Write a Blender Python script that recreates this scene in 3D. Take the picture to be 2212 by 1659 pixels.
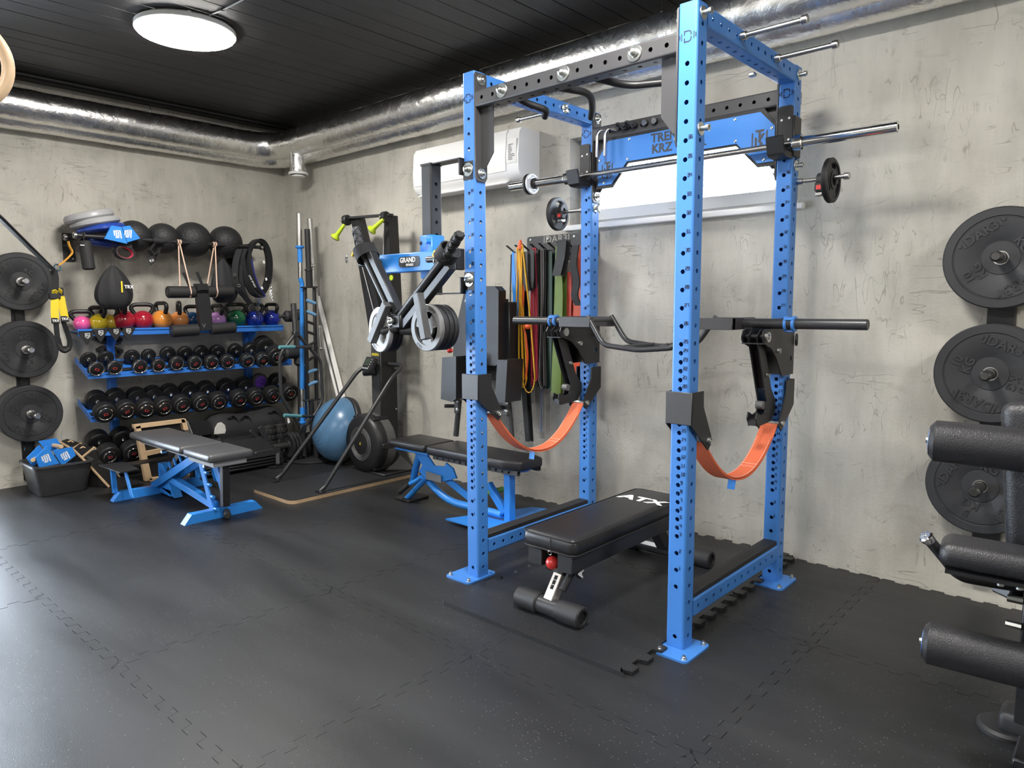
import bpy, bmesh, math, random
import numpy as np
from mathutils import Vector, Matrix, geometry
random.seed(7)
for o in list(bpy.data.objects): bpy.data.objects.remove(o)
scene = bpy.context.scene
COL = scene.collection
# ------------------------------------------------------------------ camera
CAM = np.array([6.66919, -3.94232, 1.41087])
CM = np.array([[0.7431547, 0.6691105, -0.0035073], [-0.0690940, 0.0819515, 0.9942384], [-0.6655428, 0.7386306, -0.1071342]])
FPX = 1530.72
cd = bpy.data.cameras.new('camera'); co = bpy.data.objects.new('camera', cd); COL.objects.link(co)
cd.sensor_width = 36; cd.lens = FPX/2212*36; cd.clip_start = 0.02
mw = Matrix.Identity(4)
for i in range(3):
    mw[i][0] = CM[0][i]; mw[i][1] = CM[1][i]; mw[i][2] = -CM[2][i]; mw[i][3] = CAM[i]
co.matrix_world = mw
scene.camera = co
# ------------------------------------------------------------------ world: bright overcast daylight outside
w = bpy.data.worlds.new('world'); scene.world = w; w.use_nodes = True
bg = w.node_tree.nodes['Background']; bg.inputs[0].default_value = (0.76, 0.87, 1.0, 1); bg.inputs[1].default_value = 10.0
LAMP = 44.0
scene.view_settings.view_transform = 'Standard'; scene.view_settings.look = 'None'
scene.view_settings.exposure = 1.40; scene.view_settings.gamma = 1.0; scene.view_settings.use_curve_mapping = False

def px(u, v, ax, val):
    """point where the photo pixel's ray meets the plane axis=val (metres)"""
    d = CM.T @ np.array([(u-1106)/FPX, -(v-829.5)/FPX, 1.0])
    i = 'xyz'.index(ax)
    p = CAM + d*((val-CAM[i])/d[i])
    return Vector(p)
# ------------------------------------------------------------------ helpers
V3 = Vector
def vec(p): return p if isinstance(p, Vector) else Vector(p)
def frame(d, up=(0,0,1)):
    d = vec(d).normalized(); up = vec(up)
    if abs(d.dot(up.normalized())) > 0.98: up = V3((0,1,0)) if abs(d.y) < 0.9 else V3((1,0,0))
    s = d.cross(up).normalized(); u = s.cross(d).normalized()
    return d, s, u
def fillet(pts, r, n=5):
    pts = [vec(p) for p in pts]; out = [pts[0]]
    for i in range(1, len(pts)-1):
        a, b, c = pts[i-1], pts[i], pts[i+1]
        da, dc = (a-b), (c-b); k = min(r, da.length*0.49, dc.length*0.49)
        p, q = b+da.normalized()*k, b+dc.normalized()*k
        for j in range(n+1):
            t = j/n; out.append(p*(1-t)**2 + b*2*t*(1-t) + q*t*t)
    out.append(pts[-1]); return out
def circ(cx, cy, r, n=14): return [(cx+r*math.cos(2*math.pi*i/n), cy+r*math.sin(2*math.pi*i/n)) for i in range(n)]
def rrect(x0, y0, x1, y1, r, n=4):
    out = []
    for cx, cy, a in ((x1-r,y1-r,0),(x0+r,y1-r,90),(x0+r,y0+r,180),(x1-r,y0+r,270)):
        for i in range(n+1):
            t = math.radians(a+90*i/n); out.append((cx+r*math.cos(t), cy+r*math.sin(t)))
    return out
class G:
    def __init__(s): s.V = []; s.F = []
    def add(s, vs, fs):
        b = len(s.V); s.V += [vec(v) for v in vs]; s.F += [[b+i for i in f] for f in fs]; return s
    def box(s, c, size, R=None, bev=0, seg=1):
        c = vec(c); sx, sy, sz = [x/2 for x in size]
        if bev <= 0:
            vs = [V3((x*sx, y*sy, z*sz)) for x in (-1,1) for y in (-1,1) for z in (-1,1)]
            fs = [(0,1,3,2),(4,6,7,5),(0,4,5,1),(2,3,7,6),(0,2,6,4),(1,5,7,3)]
        else:
            bm = bmesh.new(); bmesh.ops.create_cube(bm, size=1)
            for v in bm.verts: v.co = V3((v.co.x*2*sx, v.co.y*2*sy, v.co.z*2*sz))
            bmesh.ops.bevel(bm, geom=bm.edges[:], offset=min(bev, .98*min(sx,sy,sz)), segments=seg, affect='EDGES', profile=0.5)
            bm.verts.index_update(); vs = [v.co.copy() for v in bm.verts]; fs = [[v.index for v in f.verts] for f in bm.faces]; bm.free()
        if R is not None: vs = [R @ v for v in vs]
        return s.add([v+c for v in vs], fs)
    def bb(s, x0, y0, z0, x1, y1, z1, bev=0, seg=1):
        return s.box(((x0+x1)/2,(y0+y1)/2,(z0+z1)/2), (abs(x1-x0),abs(y1-y0),abs(z1-z0)), None, bev, seg)
    def beam(s, p, q, w, h, up=(0,0,1), bev=0, seg=1):
        p, q = vec(p), vec(q); d, sd, u = frame(q-p, up)
        R = Matrix((d, sd, u)).transposed()
        return s.box((p+q)/2, ((q-p).length, w, h), R, bev, seg)
    def lathe(s, o, ax, prof, n=24, up=(0,0,1)):
        o = vec(o); d, a, b = frame(ax, up); vs = []; fs = []; rings = []
        for t, r in prof:
            if r < 1e-6: rings.append([len(vs)]); vs.append(o+d*t)
            else:
                rings.append(list(range(len(vs), len(vs)+n)))
                for i in range(n):
                    an = 2*math.pi*i/n; vs.append(o+d*t+(a*math.cos(an)+b*math.sin(an))*r)
        for A, B in zip(rings, rings[1:]):
            if len(A) == 1 and len(B) == 1: continue
            for i in range(n):
                j = (i+1) % n
                if len(A) == 1: fs.append((A[0], B[j], B[i]))
                elif len(B) == 1: fs.append((A[i], A[j], B[0]))
                else: fs.append((A[i], A[j], B[j], B[i]))
        return s.add(vs, fs)
    def cyl(s, p, q, r, r2=None, n=20, bev=0):
        p, q = vec(p), vec(q); L = (q-p).length; r2 = r if r2 is None else r2
        pr = [(0,0),(0,r-bev),(bev,r),(L-bev,r2),(L,r2-bev),(L,0)] if bev else [(0,0),(0,r),(L,r2),(L,0)]
        return s.lathe(p, q-p, pr, n)
    def pipe(s, p, q, ro, ri, n=24, bev=0):
        p, q = vec(p), vec(q); L = (q-p).length
        return s.lathe(p, q-p, [(bev,ro),(L-bev,ro),(L,ro-bev),(L,ri),(0,ri),(0,ro-bev),(bev,ro)], n)
    def sphere(s, c, r, sc=(1,1,1), n=24, m=14, R=None):
        c = vec(c); vs = []; fs = []
        pr = [(-math.cos(math.pi*i/m), math.sin(math.pi*i/m)) for i in range(m+1)]
        g = G(); g.lathe((0,0,0), (0,0,1), pr, n)
        for v in g.V:
            v = V3((v.x*r*sc[0], v.y*r*sc[1], v.z*r*sc[2])); vs.append(c+(R@v if R is not None else v))
        return s.add(vs, g.F)
    def torus(s, c, ax, R, r, n=32, m=10, a0=0, a1=360):
        c = vec(c); d, a, b = frame(ax); full = abs(a1-a0) >= 360
        pts = [c+(a*math.cos(math.radians(t))+b*math.sin(math.radians(t)))*R for t in np.linspace(a0, a1, n, endpoint=not full)]
        return s.tube(pts, r, m, closed=full)
    def tube(s, pts, r, n=10, closed=False, up=(0,0,1), sc=(1,1)):
        pts = [vec(p) for p in pts]; N = len(pts); vs = []; fs = []
        T = []
        for i in range(N):
            if closed: t = pts[(i+1)%N]-pts[i-1]
            else: t = pts[min(i+1,N-1)]-pts[max(i-1,0)]
            T.append(t.normalized())
        d, a, b = frame(T[0], up)
        rr = r if isinstance(r, (list, tuple)) else [r]*N
        for i in range(N):
            if i:
                q = T[i-1].rotation_difference(T[i]); a = q @ a; b = q @ b
            for k in range(n):
                an = 2*math.pi*(k+.5)/n; vs.append(pts[i]+(a*math.cos(an)*sc[0]+b*math.sin(an)*sc[1])*rr[i])
        for i in range(N if closed else N-1):
            for k in range(n):
                A, B = i*n, ((i+1)%N)*n; fs.append((A+k, A+(k+1)%n, B+(k+1)%n, B+k))
        if not closed: fs.append(list(range(n))[::-1]); fs.append([(N-1)*n+k for k in range(n)])
        return s.add(vs, fs)
    def strip(s, pts, wd, w, t, closed=False):
        """ribbon: wd = width direction (one or per point)"""
        pts = [vec(p) for p in pts]; N = len(pts); vs = []; fs = []
        for i in range(N):
            tn = (pts[(i+1)%N]-pts[i-1]) if closed else (pts[min(i+1,N-1)]-pts[max(i-1,0)])
            W = vec(wd[i] if isinstance(wd, list) else wd).normalized(); nn = tn.cross(W).normalized()
            ww = w[i] if isinstance(w, list) else w
            for a, b in ((-1,-1),(1,-1),(1,1),(-1,1)): vs.append(pts[i]+W*a*ww/2+nn*b*t/2)
        for i in range(N if closed else N-1):
            A, B = i*4, ((i+1)%N)*4
            for k in range(4): fs.append((A+k, A+(k+1)%4, B+(k+1)%4, B+k))
        if not closed: fs.append((3,2,1,0)); fs.append([(N-1)*4+k for k in range(4)])
        return s.add(vs, fs)
    def prism(s, poly, o, X, Y, depth, holes=(), center=False, tess=False):
        """polygon (with holes) in plane o,X,Y; extruded by depth along X x Y"""
        o, X, Y = vec(o), vec(X).normalized(), vec(Y).normalized(); N = X.cross(Y).normalized()
        if center: o = o-N*depth/2
        loops = [list(poly)]+[list(h) for h in holes]; flat = []; idx = []
        for L in loops: idx.append(range(len(flat), len(flat)+len(L))); flat += L
        n = len(flat); vs = [o+X*x+Y*y for x, y in flat]; vs += [v+N*depth for v in vs]
        fs = []
        def area(L): return sum(L[i-1][0]*L[i][1]-L[i][0]*L[i-1][1] for i in range(len(L)))
        if not holes and not tess:
            top = list(range(n)) if area(loops[0]) > 0 else list(range(n))[::-1]
            fs.append([n+i for i in top]); fs.append(top[::-1])
        else:
            for t in geometry.tessellate_polygon([[V3((x,y,0)) for x, y in L] for L in loops]):
                a, b, c = [flat[i] for i in t]
                if (b[0]-a[0])*(c[1]-a[1])-(c[0]-a[0])*(b[1]-a[1]) < 0: t = t[::-1]
                fs.append([n+i for i in t]); fs.append(list(t)[::-1])
        for k, (L, I) in enumerate(zip(loops, idx)):
            I = list(I); ccw = area(L) > 0
            if (k > 0) == ccw: I = I[::-1]
            for i in range(len(I)):
                a, b = I[i-1], I[i]; fs.append((a, b, n+b, n+a))
        return s.add(vs, fs)
    def text(s, body, size, o, X, Y, depth=0.001, align='CENTER', bold=0.0, sx=1.0):
        cu = bpy.data.curves.new('txt', 'FONT'); cu.body = body; cu.size = size; cu.align_x = align; cu.align_y = 'CENTER'
        cu.extrude = depth/2; cu.offset = bold; cu.resolution_u = 2
        ob = bpy.data.objects.new('txt', cu); me = bpy.data.meshes.new_from_object(ob)
        o, X, Y = vec(o), vec(X).normalized(), vec(Y).normalized(); N = X.cross(Y)
        s.add([o+X*v.co.x*sx+Y*v.co.y+N*(v.co.z+depth/2) for v in me.vertices], [list(p.vertices) for p in me.polygons])
        bpy.data.objects.remove(ob); bpy.data.curves.remove(cu); bpy.data.meshes.remove(me); return s
    def xf(s, m):
        s.V = [m @ v for v in s.V]; return s
    def mesh(s, name, m, off, ang=38):
        me = bpy.data.meshes.new(name); me.from_pydata([v-off for v in s.V], [], s.F)
        me.polygons.foreach_set('use_smooth', [True]*len(me.polygons)); me.update()
        me.set_sharp_from_angle(angle=math.radians(ang))
        me.materials.append(m); return me
    def ob(s, name, m, parent=None, off=None, label=None, kind=None):
        """link as one mesh object; local origin = parent's place, or own base centre"""
        if off is None:
            if parent is not None: off = wloc(parent)
            else:
                lo = V3([min(v[i] for v in s.V) for i in range(3)]); hi = V3([max(v[i] for v in s.V) for i in range(3)])
                off = V3(((lo.x+hi.x)/2, (lo.y+hi.y)/2, lo.z))
        o = bpy.data.objects.new(name, s.mesh(name, m, off)); COL.objects.link(o)
        if parent is not None: o.parent = parent; o.location = off-wloc(parent)
        else: o.location = off
        o['wl'] = list(off)
        if label: o['label'] = label
        if kind: o['kind'] = kind
        return o
def wloc(o): return V3(o['wl'])
def thing(name, label, cat, loc=(0,0,0), group=None):
    o = bpy.data.objects.new(name, None); COL.objects.link(o); o.location = vec(loc); o['wl'] = list(vec(loc))
    o.empty_display_size = 0.05
    o['label'] = label; o['category'] = cat
    if group: o['group'] = group
    return o
def tag(o, label, cat, group=None):
    o['label'] = label; o['category'] = cat
    if group: o['group'] = group
    return o
def struct(o):
    o['kind'] = 'structure'; return o
def dup(root, m, label=None, group=None, mats=None):
    """copy a thing with its parts (thing > part > sub-part); m = world matrix"""
    def cp(o, par):
        c = o.copy(); COL.objects.link(c)
        if par is not None: c.parent = par
        if mats and o.type == 'MESH' and o.data.materials[0].name in mats:
            c.material_slots[0].link = 'OBJECT'; c.material_slots[0].material = mats[o.data.materials[0].name]
        for ch in [x for x in ALL if x.parent == o]: cp(ch, c)
        return c
    ALL = [x for x in COL.objects]
    r = cp(root, None); r.matrix_world = m; r['wl'] = list(m.translation)
    if label: r['label'] = label
    if group: r['group'] = group
    return r
def mat4(loc, X, Y, Z=None):
    X, Y = vec(X).normalized(), vec(Y).normalized(); Z = X.cross(Y) if Z is None else vec(Z)
    m = Matrix.Identity(4)
    for i in range(3): m[i][0] = X[i]; m[i][1] = Y[i]; m[i][2] = Z[i]; m[i][3] = vec(loc)[i]
    return m
SEG = {'0':'abcdef','1':'bcg','2':'abged','3':'abgcd','4':'fgbc','5':'afgcd','6':'afgedc','7':'abc','8':'abcdefg','9':'abcdfg'}
def digits(g, txt, o, X, Y, h, t, depth=.0012):
    o, X, Y = vec(o), vec(X).normalized(), vec(Y).normalized(); N = X.cross(Y); w = h*.55
    R = Matrix((X, Y, N)).transposed()
    for k, ch in enumerate(txt):
        b = o+X*k*(w*1.45)
        for sg in SEG[ch]:
            cx, cy, sx, sy = {'a':(.5,1,1,0),'d':(.5,0,1,0),'g':(.5,.5,1,0),'b':(1,.75,0,.5),'c':(1,.25,0,.5),'f':(0,.75,0,.5),'e':(0,.25,0,.5)}[sg]
            if ch == '1': cx = .5 if sg != 'g' else .5; cy = cy if sg != 'g' else 0
            g.box(b+X*cx*w+Y*cy*h, (sx*w*.82+t, sy*h*.82+t, depth), R)
# ------------------------------------------------------------------ materials (all procedural)
def nd(nt, t, **k):
    n = nt.nodes.new(t)
    for a, b in k.items():
        if a in n.inputs: n.inputs[a].default_value = b
        else: setattr(n, a, b)
    return n
MATS = {}
def M(name, rgb, rough=.5, metal=0., bump=0., bs=200., var=.06, vs=6., spec=.5, coat=0., rv=.05, trans=0., sheen=0., bdist=.002, emis=None):
    if name in MATS: return MATS[name]
    m = bpy.data.materials.new(name); m.use_nodes = True; nt = m.node_tree; b = nt.nodes['Principled BSDF']; L = nt.links.new
    tc = nd(nt, 'ShaderNodeTexCoord')
    n1 = nd(nt, 'ShaderNodeTexNoise'); n1.inputs['Scale'].default_value = vs; n1.inputs['Detail'].default_value = 4
    L(tc.outputs['Object'], n1.inputs['Vector'])
    mx = nd(nt, 'ShaderNodeMix'); mx.data_type = 'RGBA'
    mx.inputs[6].default_value = (*[max(0, c*(1-var)) for c in rgb], 1); mx.inputs[7].default_value = (*[min(1, c*(1+var)) for c in rgb], 1)
    L(n1.outputs['Fac'], mx.inputs[0]); L(mx.outputs[2], b.inputs['Base Color'])
    mr = nd(nt, 'ShaderNodeMapRange'); mr.inputs[3].default_value = max(0, rough-rv); mr.inputs[4].default_value = min(1, rough+rv)
    L(n1.outputs['Fac'], mr.inputs[0]); L(mr.outputs[0], b.inputs['Roughness'])
    b.inputs['Metallic'].default_value = metal; b.inputs['Specular IOR Level'].default_value = spec
    b.inputs['Coat Weight'].default_value = coat; b.inputs['Coat Roughness'].default_value = .15
    b.inputs['Transmission Weight'].default_value = trans; b.inputs['Sheen Weight'].default_value = sheen
    if emis: b.inputs['Emission Color'].default_value = (*emis[0], 1); b.inputs['Emission Strength'].default_value = emis[1]
    if bump:
        n2 = nd(nt, 'ShaderNodeTexNoise'); n2.inputs['Scale'].default_value = bs; n2.inputs['Detail'].default_value = 3
        L(tc.outputs['Object'], n2.inputs['Vector'])
        bp = nd(nt, 'ShaderNodeBump'); bp.inputs['Strength'].default_value = bump; bp.inputs['Distance'].default_value = bdist
        L(n2.outputs['Fac'], bp.inputs['Height']); L(bp.outputs[0], b.inputs['Normal'])
    MATS[name] = m; return m
BLUE = M('blue_paint', (.052,.205,.58), .38, var=.04, bump=.15, bs=500, bdist=.0005)
BLUE2 = M('bright_blue_paint', (.03,.24,.72), .32, var=.04)
BLUE3 = M('shelf_blue_paint', (.03,.17,.60), .4)
GREYP = M('anthracite_powder_coat', (.050,.049,.052), .42, var=.06, bump=.25, bs=900, bdist=.0006)
BLK = M('black_powder_coat', (.016,.016,.018), .42, bump=.2, bs=900, bdist=.0006)
BLKS = M('black_steel_tube', (.03,.031,.034), .35, bump=.15, bs=700, bdist=.0005)
RUB = M('black_rubber', (.018,.018,.02), .55, bump=.3, bs=600, bdist=.0006)
BUMPER = M('bumper_rubber', (.022,.023,.026), .58, bump=.4, bs=500, bdist=.0006, var=.12, vs=20)
FOAM = M('black_foam', (.017,.017,.018), .62, bump=.4, bs=900, bdist=.0006)
CHROME = M('chrome', (.80,.80,.80), .12, 1., rv=.06)
STEEL = M('brushed_steel', (.56,.55,.54), .26, 1., bump=.15, bs=400, bdist=.0003)
ZINC = M('zinc_plated', (.66,.68,.66), .3, 1., var=.12, vs=60)
DARKHOLE = M('navy_print', (.008,.014,.045), .6)
WHITE = M('white_print', (.85,.85,.85), .5)
LEATHER = M('black_leatherette', (.017,.017,.019), .36, bump=.35, bs=420, bdist=.0008, spec=.5)
LEATH2 = M('grained_black_leather', (.022,.022,.025), .36, bump=.9, bs=260, bdist=.0016)
GLEATH = M('grey_worn_leatherette', (.075,.076,.08), .34, bump=.3, bs=300, bdist=.001, var=.2, vs=9)
NYLON = M('black_nylon', (.014,.014,.016), .75, bump=.5, bs=900, bdist=.0008)
YEL = M('yellow_webbing', (.80,.60,.03), .7, bump=.4, bs=900, bdist=.0006)
PLY = M('birch_plywood', (.60,.42,.25), .5, var=.15, vs=25)
WPLAST = M('white_plastic', (.80,.80,.79), .35, var=.02)
RED = M('red_plastic', (.62,.035,.03), .35, coat=.3)
# ------------------------------------------------------------------ surface materials
def mat_wall():
    m = bpy.data.materials.new('troweled_concrete_plaster'); m.use_nodes = True; nt = m.node_tree; b = nt.nodes['Principled BSDF']; L = nt.links.new
    geo = nd(nt, 'ShaderNodeNewGeometry'); pos = geo.outputs['Position']
    def noise(sc, det, scale=(1,1,1), rot=(0,0,0), dist=0., ro=.55):
        mp = nd(nt, 'ShaderNodeMapping'); mp.inputs['Scale'].default_value = scale; mp.inputs['Rotation'].default_value = rot
        n = nd(nt, 'ShaderNodeTexNoise'); n.inputs['Scale'].default_value = sc; n.inputs['Detail'].default_value = det; n.inputs['Distortion'].default_value = dist; n.inputs['Roughness'].default_value = ro
        L(pos, mp.inputs[0]); L(mp.outputs[0], n.inputs['Vector']); return n.outputs['Fac']
    def ramp(x, a, c, b0=0., b1=1.):
        r = nd(nt, 'ShaderNodeMapRange'); r.inputs[1].default_value = a; r.inputs[2].default_value = c; r.inputs[3].default_value = b0; r.inputs[4].default_value = b1
        L(x, r.inputs[0]); return r.outputs[0]
    def mixc(f, a, bb):
        x = nd(nt, 'ShaderNodeMix'); x.data_type = 'RGBA'; L(f, x.inputs[0])
        for i, c in ((6,a),(7,bb)):
            if isinstance(c, tuple): x.inputs[i].default_value = (*c,1)
            else: L(c, x.inputs[i])
        return x.outputs[2]
    def mul(a, bb, op='MULTIPLY'):
        x = nd(nt, 'ShaderNodeMath'); x.operation = op
        for i, c in ((0,a),(1,bb)):
            if isinstance(c, float): x.inputs[i].default_value = c
            else: L(c, x.inputs[i])
        return x.outputs[0]
    cloud = ramp(noise(1.3, 6, dist=.6), .30, .72)
    col = mixc(cloud, (.31,.295,.255), (.53,.508,.45))
    vs = ramp(noise(2.2, 8, (3.2,3.2,.7), dist=.4, ro=.65), .36, .72)
    col = mixc(mul(vs, .42), col, (.62,.60,.54))
    blot = ramp(noise(4.5, 6, (1,1,1.6), dist=1.2), .60, .76)
    col = mixc(mul(blot, .32), col, (.20,.185,.155))
    # trowel scratches: thin zero-crossing lines of stretched noise
    def scratch(sc, stretch, rot, w, gate, seed):
        mp = nd(nt, 'ShaderNodeMapping'); mp.inputs['Scale'].default_value = stretch; mp.inputs['Rotation'].default_value = rot; mp.inputs['Location'].default_value = (seed, seed*1.7, seed*.3)
        n = nd(nt, 'ShaderNodeTexNoise'); n.inputs['Scale'].default_value = sc; n.inputs['Detail'].default_value = 2
        L(pos, mp.inputs[0]); L(mp.outputs[0], n.inputs['Vector'])
        a = mul(mul(n.outputs['Fac'], -.5, 'ADD'), 0., 'ADD'); ab = nd(nt, 'ShaderNodeMath'); ab.operation = 'ABSOLUTE'; L(a, ab.inputs[0])
        line = ramp(ab.outputs[0], 0., w, 1., 0.)
        g = ramp(noise(gate, 5, (1,1,1.3), dist=.8), .53, .62)
        return mul(line, g)
    s1 = scratch(15, (1.,1.,.22), (.25,.2,0), .014, 3.1, 3.)
    s2 = scratch(13, (.2,.2,1.2), (.1,-.12,.2), .014, 2.7, 11.)
    s3 = scratch(17, (.9,.9,.35), (.7,.6,.2), .011, 4.2, 23.)
    sc = mul(mul(s1, s2, 'MAXIMUM'), s3, 'MAXIMUM')
    col = mixc(mul(sc, .5), col, (.14,.128,.105))
    L(col, b.inputs['Base Color']); b.inputs['Roughness'].default_value = .62; b.inputs['Specular IOR Level'].default_value = .35
    h = mul(mul(vs, .5), mul(sc, -1.2), 'ADD'); h = mul(h, noise(60, 4), 'ADD')
    bp = nd(nt, 'ShaderNodeBump'); bp.inputs['Strength'].default_value = .35; bp.inputs['Distance'].default_value = .004
    L(h, bp.inputs['Height']); L(bp.outputs[0], b.inputs['Normal']); return m
def mat_floor():
    m = bpy.data.materials.new('speckled_black_rubber'); m.use_nodes = True; nt = m.node_tree; b = nt.nodes['Principled BSDF']; L = nt.links.new
    pos = nd(nt, 'ShaderNodeNewGeometry').outputs['Position']
    n = nd(nt, 'ShaderNodeTexNoise'); n.inputs['Scale'].default_value = 1.6; n.inputs['Detail'].default_value = 6; n.inputs['Distortion'].default_value = .7; L(pos, n.inputs['Vector'])
    mp = nd(nt, 'ShaderNodeMapping'); mp.inputs['Scale'].default_value = (.5,2.2,1); mp.inputs['Rotation'].default_value = (0,0,.5); L(pos, mp.inputs[0])
    n3 = nd(nt, 'ShaderNodeTexNoise'); n3.inputs['Scale'].default_value = 1.9; n3.inputs['Detail'].default_value = 5; L(mp.outputs[0], n3.inputs['Vector'])
    mx = nd(nt, 'ShaderNodeMix'); mx.data_type = 'RGBA'; mx.inputs[6].default_value = (.0105,.0112,.0128,1); mx.inputs[7].default_value = (.0205,.0215,.0235,1); L(n3.outputs['Fac'], mx.inputs[0])
    vo = nd(nt, 'ShaderNodeTexVoronoi'); vo.inputs['Scale'].default_value = 95; L(pos, vo.inputs['Vector'])
    wn = nd(nt, 'ShaderNodeSeparateColor'); L(vo.outputs['Color'], wn.inputs[0])
    t1 = nd(nt, 'ShaderNodeMath'); t1.operation = 'LESS_THAN'; L(vo.outputs['Distance'], t1.inputs[0]); t1.inputs[1].default_value = .16
    gate = nd(nt, 'ShaderNodeMapRange'); gate.inputs[1].default_value = .42; gate.inputs[2].default_value = .75; gate.inputs[3].default_value = .02; gate.inputs[4].default_value = .42
    L(n.outputs['Fac'], gate.inputs[0])
    t2 = nd(nt, 'ShaderNodeMath'); t2.operation = 'LESS_THAN'; L(wn.outputs[0], t2.inputs[0]); L(gate.outputs[0], t2.inputs[1])
    t3 = nd(nt, 'ShaderNodeMath'); t3.operation = 'MULTIPLY'; L(t1.outputs[0], t3.inputs[0]); L(t2.outputs[0], t3.inputs[1])
    m2 = nd(nt, 'ShaderNodeMix'); m2.data_type = 'RGBA'; m2.inputs[7].default_value = (.22,.22,.225,1); L(t3.outputs[0], m2.inputs[0]); L(mx.outputs[2], m2.inputs[6])
    L(m2.outputs[2], b.inputs['Base Color'])
    r = nd(nt, 'ShaderNodeMapRange'); r.inputs[1].default_value = .3; r.inputs[2].default_value = .7; r.inputs[3].default_value = .36; r.inputs[4].default_value = .54; L(n3.outputs['Fac'], r.inputs[0]); L(r.outputs[0], b.inputs['Roughness'])
    b.inputs['Specular IOR Level'].default_value = .5
    n2 = nd(nt, 'ShaderNodeTexNoise'); n2.inputs['Scale'].default_value = 260; n2.inputs['Detail'].default_value = 4; L(pos, n2.inputs['Vector'])
    bp = nd(nt, 'ShaderNodeBump'); bp.inputs['Strength'].default_value = .35; bp.inputs['Distance'].default_value = .0015; L(n2.outputs['Fac'], bp.inputs['Height']); L(bp.outputs[0], b.inputs['Normal'])
    return m
def mat_planks():
    m = bpy.data.materials.new('black_stained_boards'); m.use_nodes = True; nt = m.node_tree; b = nt.nodes['Principled BSDF']; L = nt.links.new
    pos = nd(nt, 'ShaderNodeNewGeometry').outputs['Position']; oi = nd(nt, 'ShaderNodeObjectInfo')
    ad = nd(nt, 'ShaderNodeVectorMath'); ad.operation = 'ADD'; mu = nd(nt, 'ShaderNodeVectorMath'); mu.operation = 'SCALE'; mu.inputs['Scale'].default_value = 17; L(oi.outputs['Location'], mu.inputs[0]); L(pos, ad.inputs[0]); L(mu.outputs[0], ad.inputs[1])
    mp = nd(nt, 'ShaderNodeMapping'); mp.inputs['Scale'].default_value = (1,.06,1); L(ad.outputs[0], mp.inputs[0])
    n = nd(nt, 'ShaderNodeTexNoise'); n.inputs['Scale'].default_value = 55; n.inputs['Detail'].default_value = 6; n.inputs['Distortion'].default_value = .5; L(mp.outputs[0], n.inputs['Vector'])
    mx = nd(nt, 'ShaderNodeMix'); mx.data_type = 'RGBA'; mx.inputs[6].default_value = (.012,.0118,.013,1); mx.inputs[7].default_value = (.046,.044,.047,1); L(n.outputs['Fac'], mx.inputs[0]); L(mx.outputs[2], b.inputs['Base Color'])
    b.inputs['Roughness'].default_value = .55
    bp = nd(nt, 'ShaderNodeBump'); bp.inputs['Strength'].default_value = .5; bp.inputs['Distance'].default_value = .004; L(n.outputs['Fac'], bp.inputs['Height']); L(bp.outputs[0], b.inputs['Normal']); return m
def mat_foil():
    m = bpy.data.materials.new('aluminium_foil'); m.use_nodes = True; nt = m.node_tree; b = nt.nodes['Principled BSDF']; L = nt.links.new
    pos = nd(nt, 'ShaderNodeNewGeometry').outputs['Position']
    b.inputs['Metallic'].default_value = 1; b.inputs['Base Color'].default_value = (.88,.87,.85,1)
    n = nd(nt, 'ShaderNodeTexNoise'); n.inputs['Scale'].default_value = 7; n.inputs['Detail'].default_value = 8; n.inputs['Roughness'].default_value = .62; n.inputs['Distortion'].default_value = 1.3; L(pos, n.inputs['Vector'])
    v = nd(nt, 'ShaderNodeTexVoronoi'); v.inputs['Scale'].default_value = 34; L(pos, v.inputs['Vector'])
    a = nd(nt, 'ShaderNodeMath'); a.operation = 'MULTIPLY_ADD'; a.inputs[1].default_value = .12; L(v.outputs['Distance'], a.inputs[0]); L(n.outputs['Fac'], a.inputs[2])
    bp = nd(nt, 'ShaderNodeBump'); bp.inputs['Strength'].default_value = .27; bp.inputs['Distance'].default_value = .03; L(a.outputs[0], bp.inputs['Height']); L(bp.outputs[0], b.inputs['Normal'])
    r = nd(nt, 'ShaderNodeMapRange'); r.inputs[3].default_value = .16; r.inputs[4].default_value = .36; L(n.outputs['Fac'], r.inputs[0]); L(r.outputs[0], b.inputs['Roughness']); return m
WALL = mat_wall(); FLOOR = mat_floor(); PLANK = mat_planks(); FOIL = mat_foil()
RX, RY, RZ = 9.2, -7.6, 3.18
# ------------------------------------------------------------------ walls
WX0, WX1, WZ0, WZ1 = 3.655, 5.20, 1.965, 2.545
g = G(); g.prism([(-.25,-.03),(RX+.25,-.03),(RX+.25,RZ+.1),(-.25,RZ+.1)], (0,.25,0), (1,0,0), (0,0,1), .25, holes=[[(WX0,WZ0),(WX1,WZ0),(WX1,WZ1),(WX0,WZ1)]])
struct(g.ob('wall_back', WALL, off=V3((0,0,0))))
DY0, DY1, DZ1 = -7.1, -2.68, 2.35
g = G(); g.prism([(RY-.25,-.03),(0,-.03),(0,RZ+.1),(RY-.25,RZ+.1)], (-.25,0,0), (0,1,0), (0,0,1), .25, holes=[[(DY0,.0),(DY1,.0),(DY1,DZ1),(DY0,DZ1)]])
struct(g.ob('wall_left', WALL, off=V3((0,0,0))))
g = G().bb(-.25, RY-.25, -.03, RX+.25, RY, RZ+.1); struct(g.ob('wall_front', WALL, off=V3((0,0,0))))
g = G().bb(RX, RY, -.03, RX+.25, 0, RZ+.1); struct(g.ob('wall_right', WALL, off=V3((0,0,0))))
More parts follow.
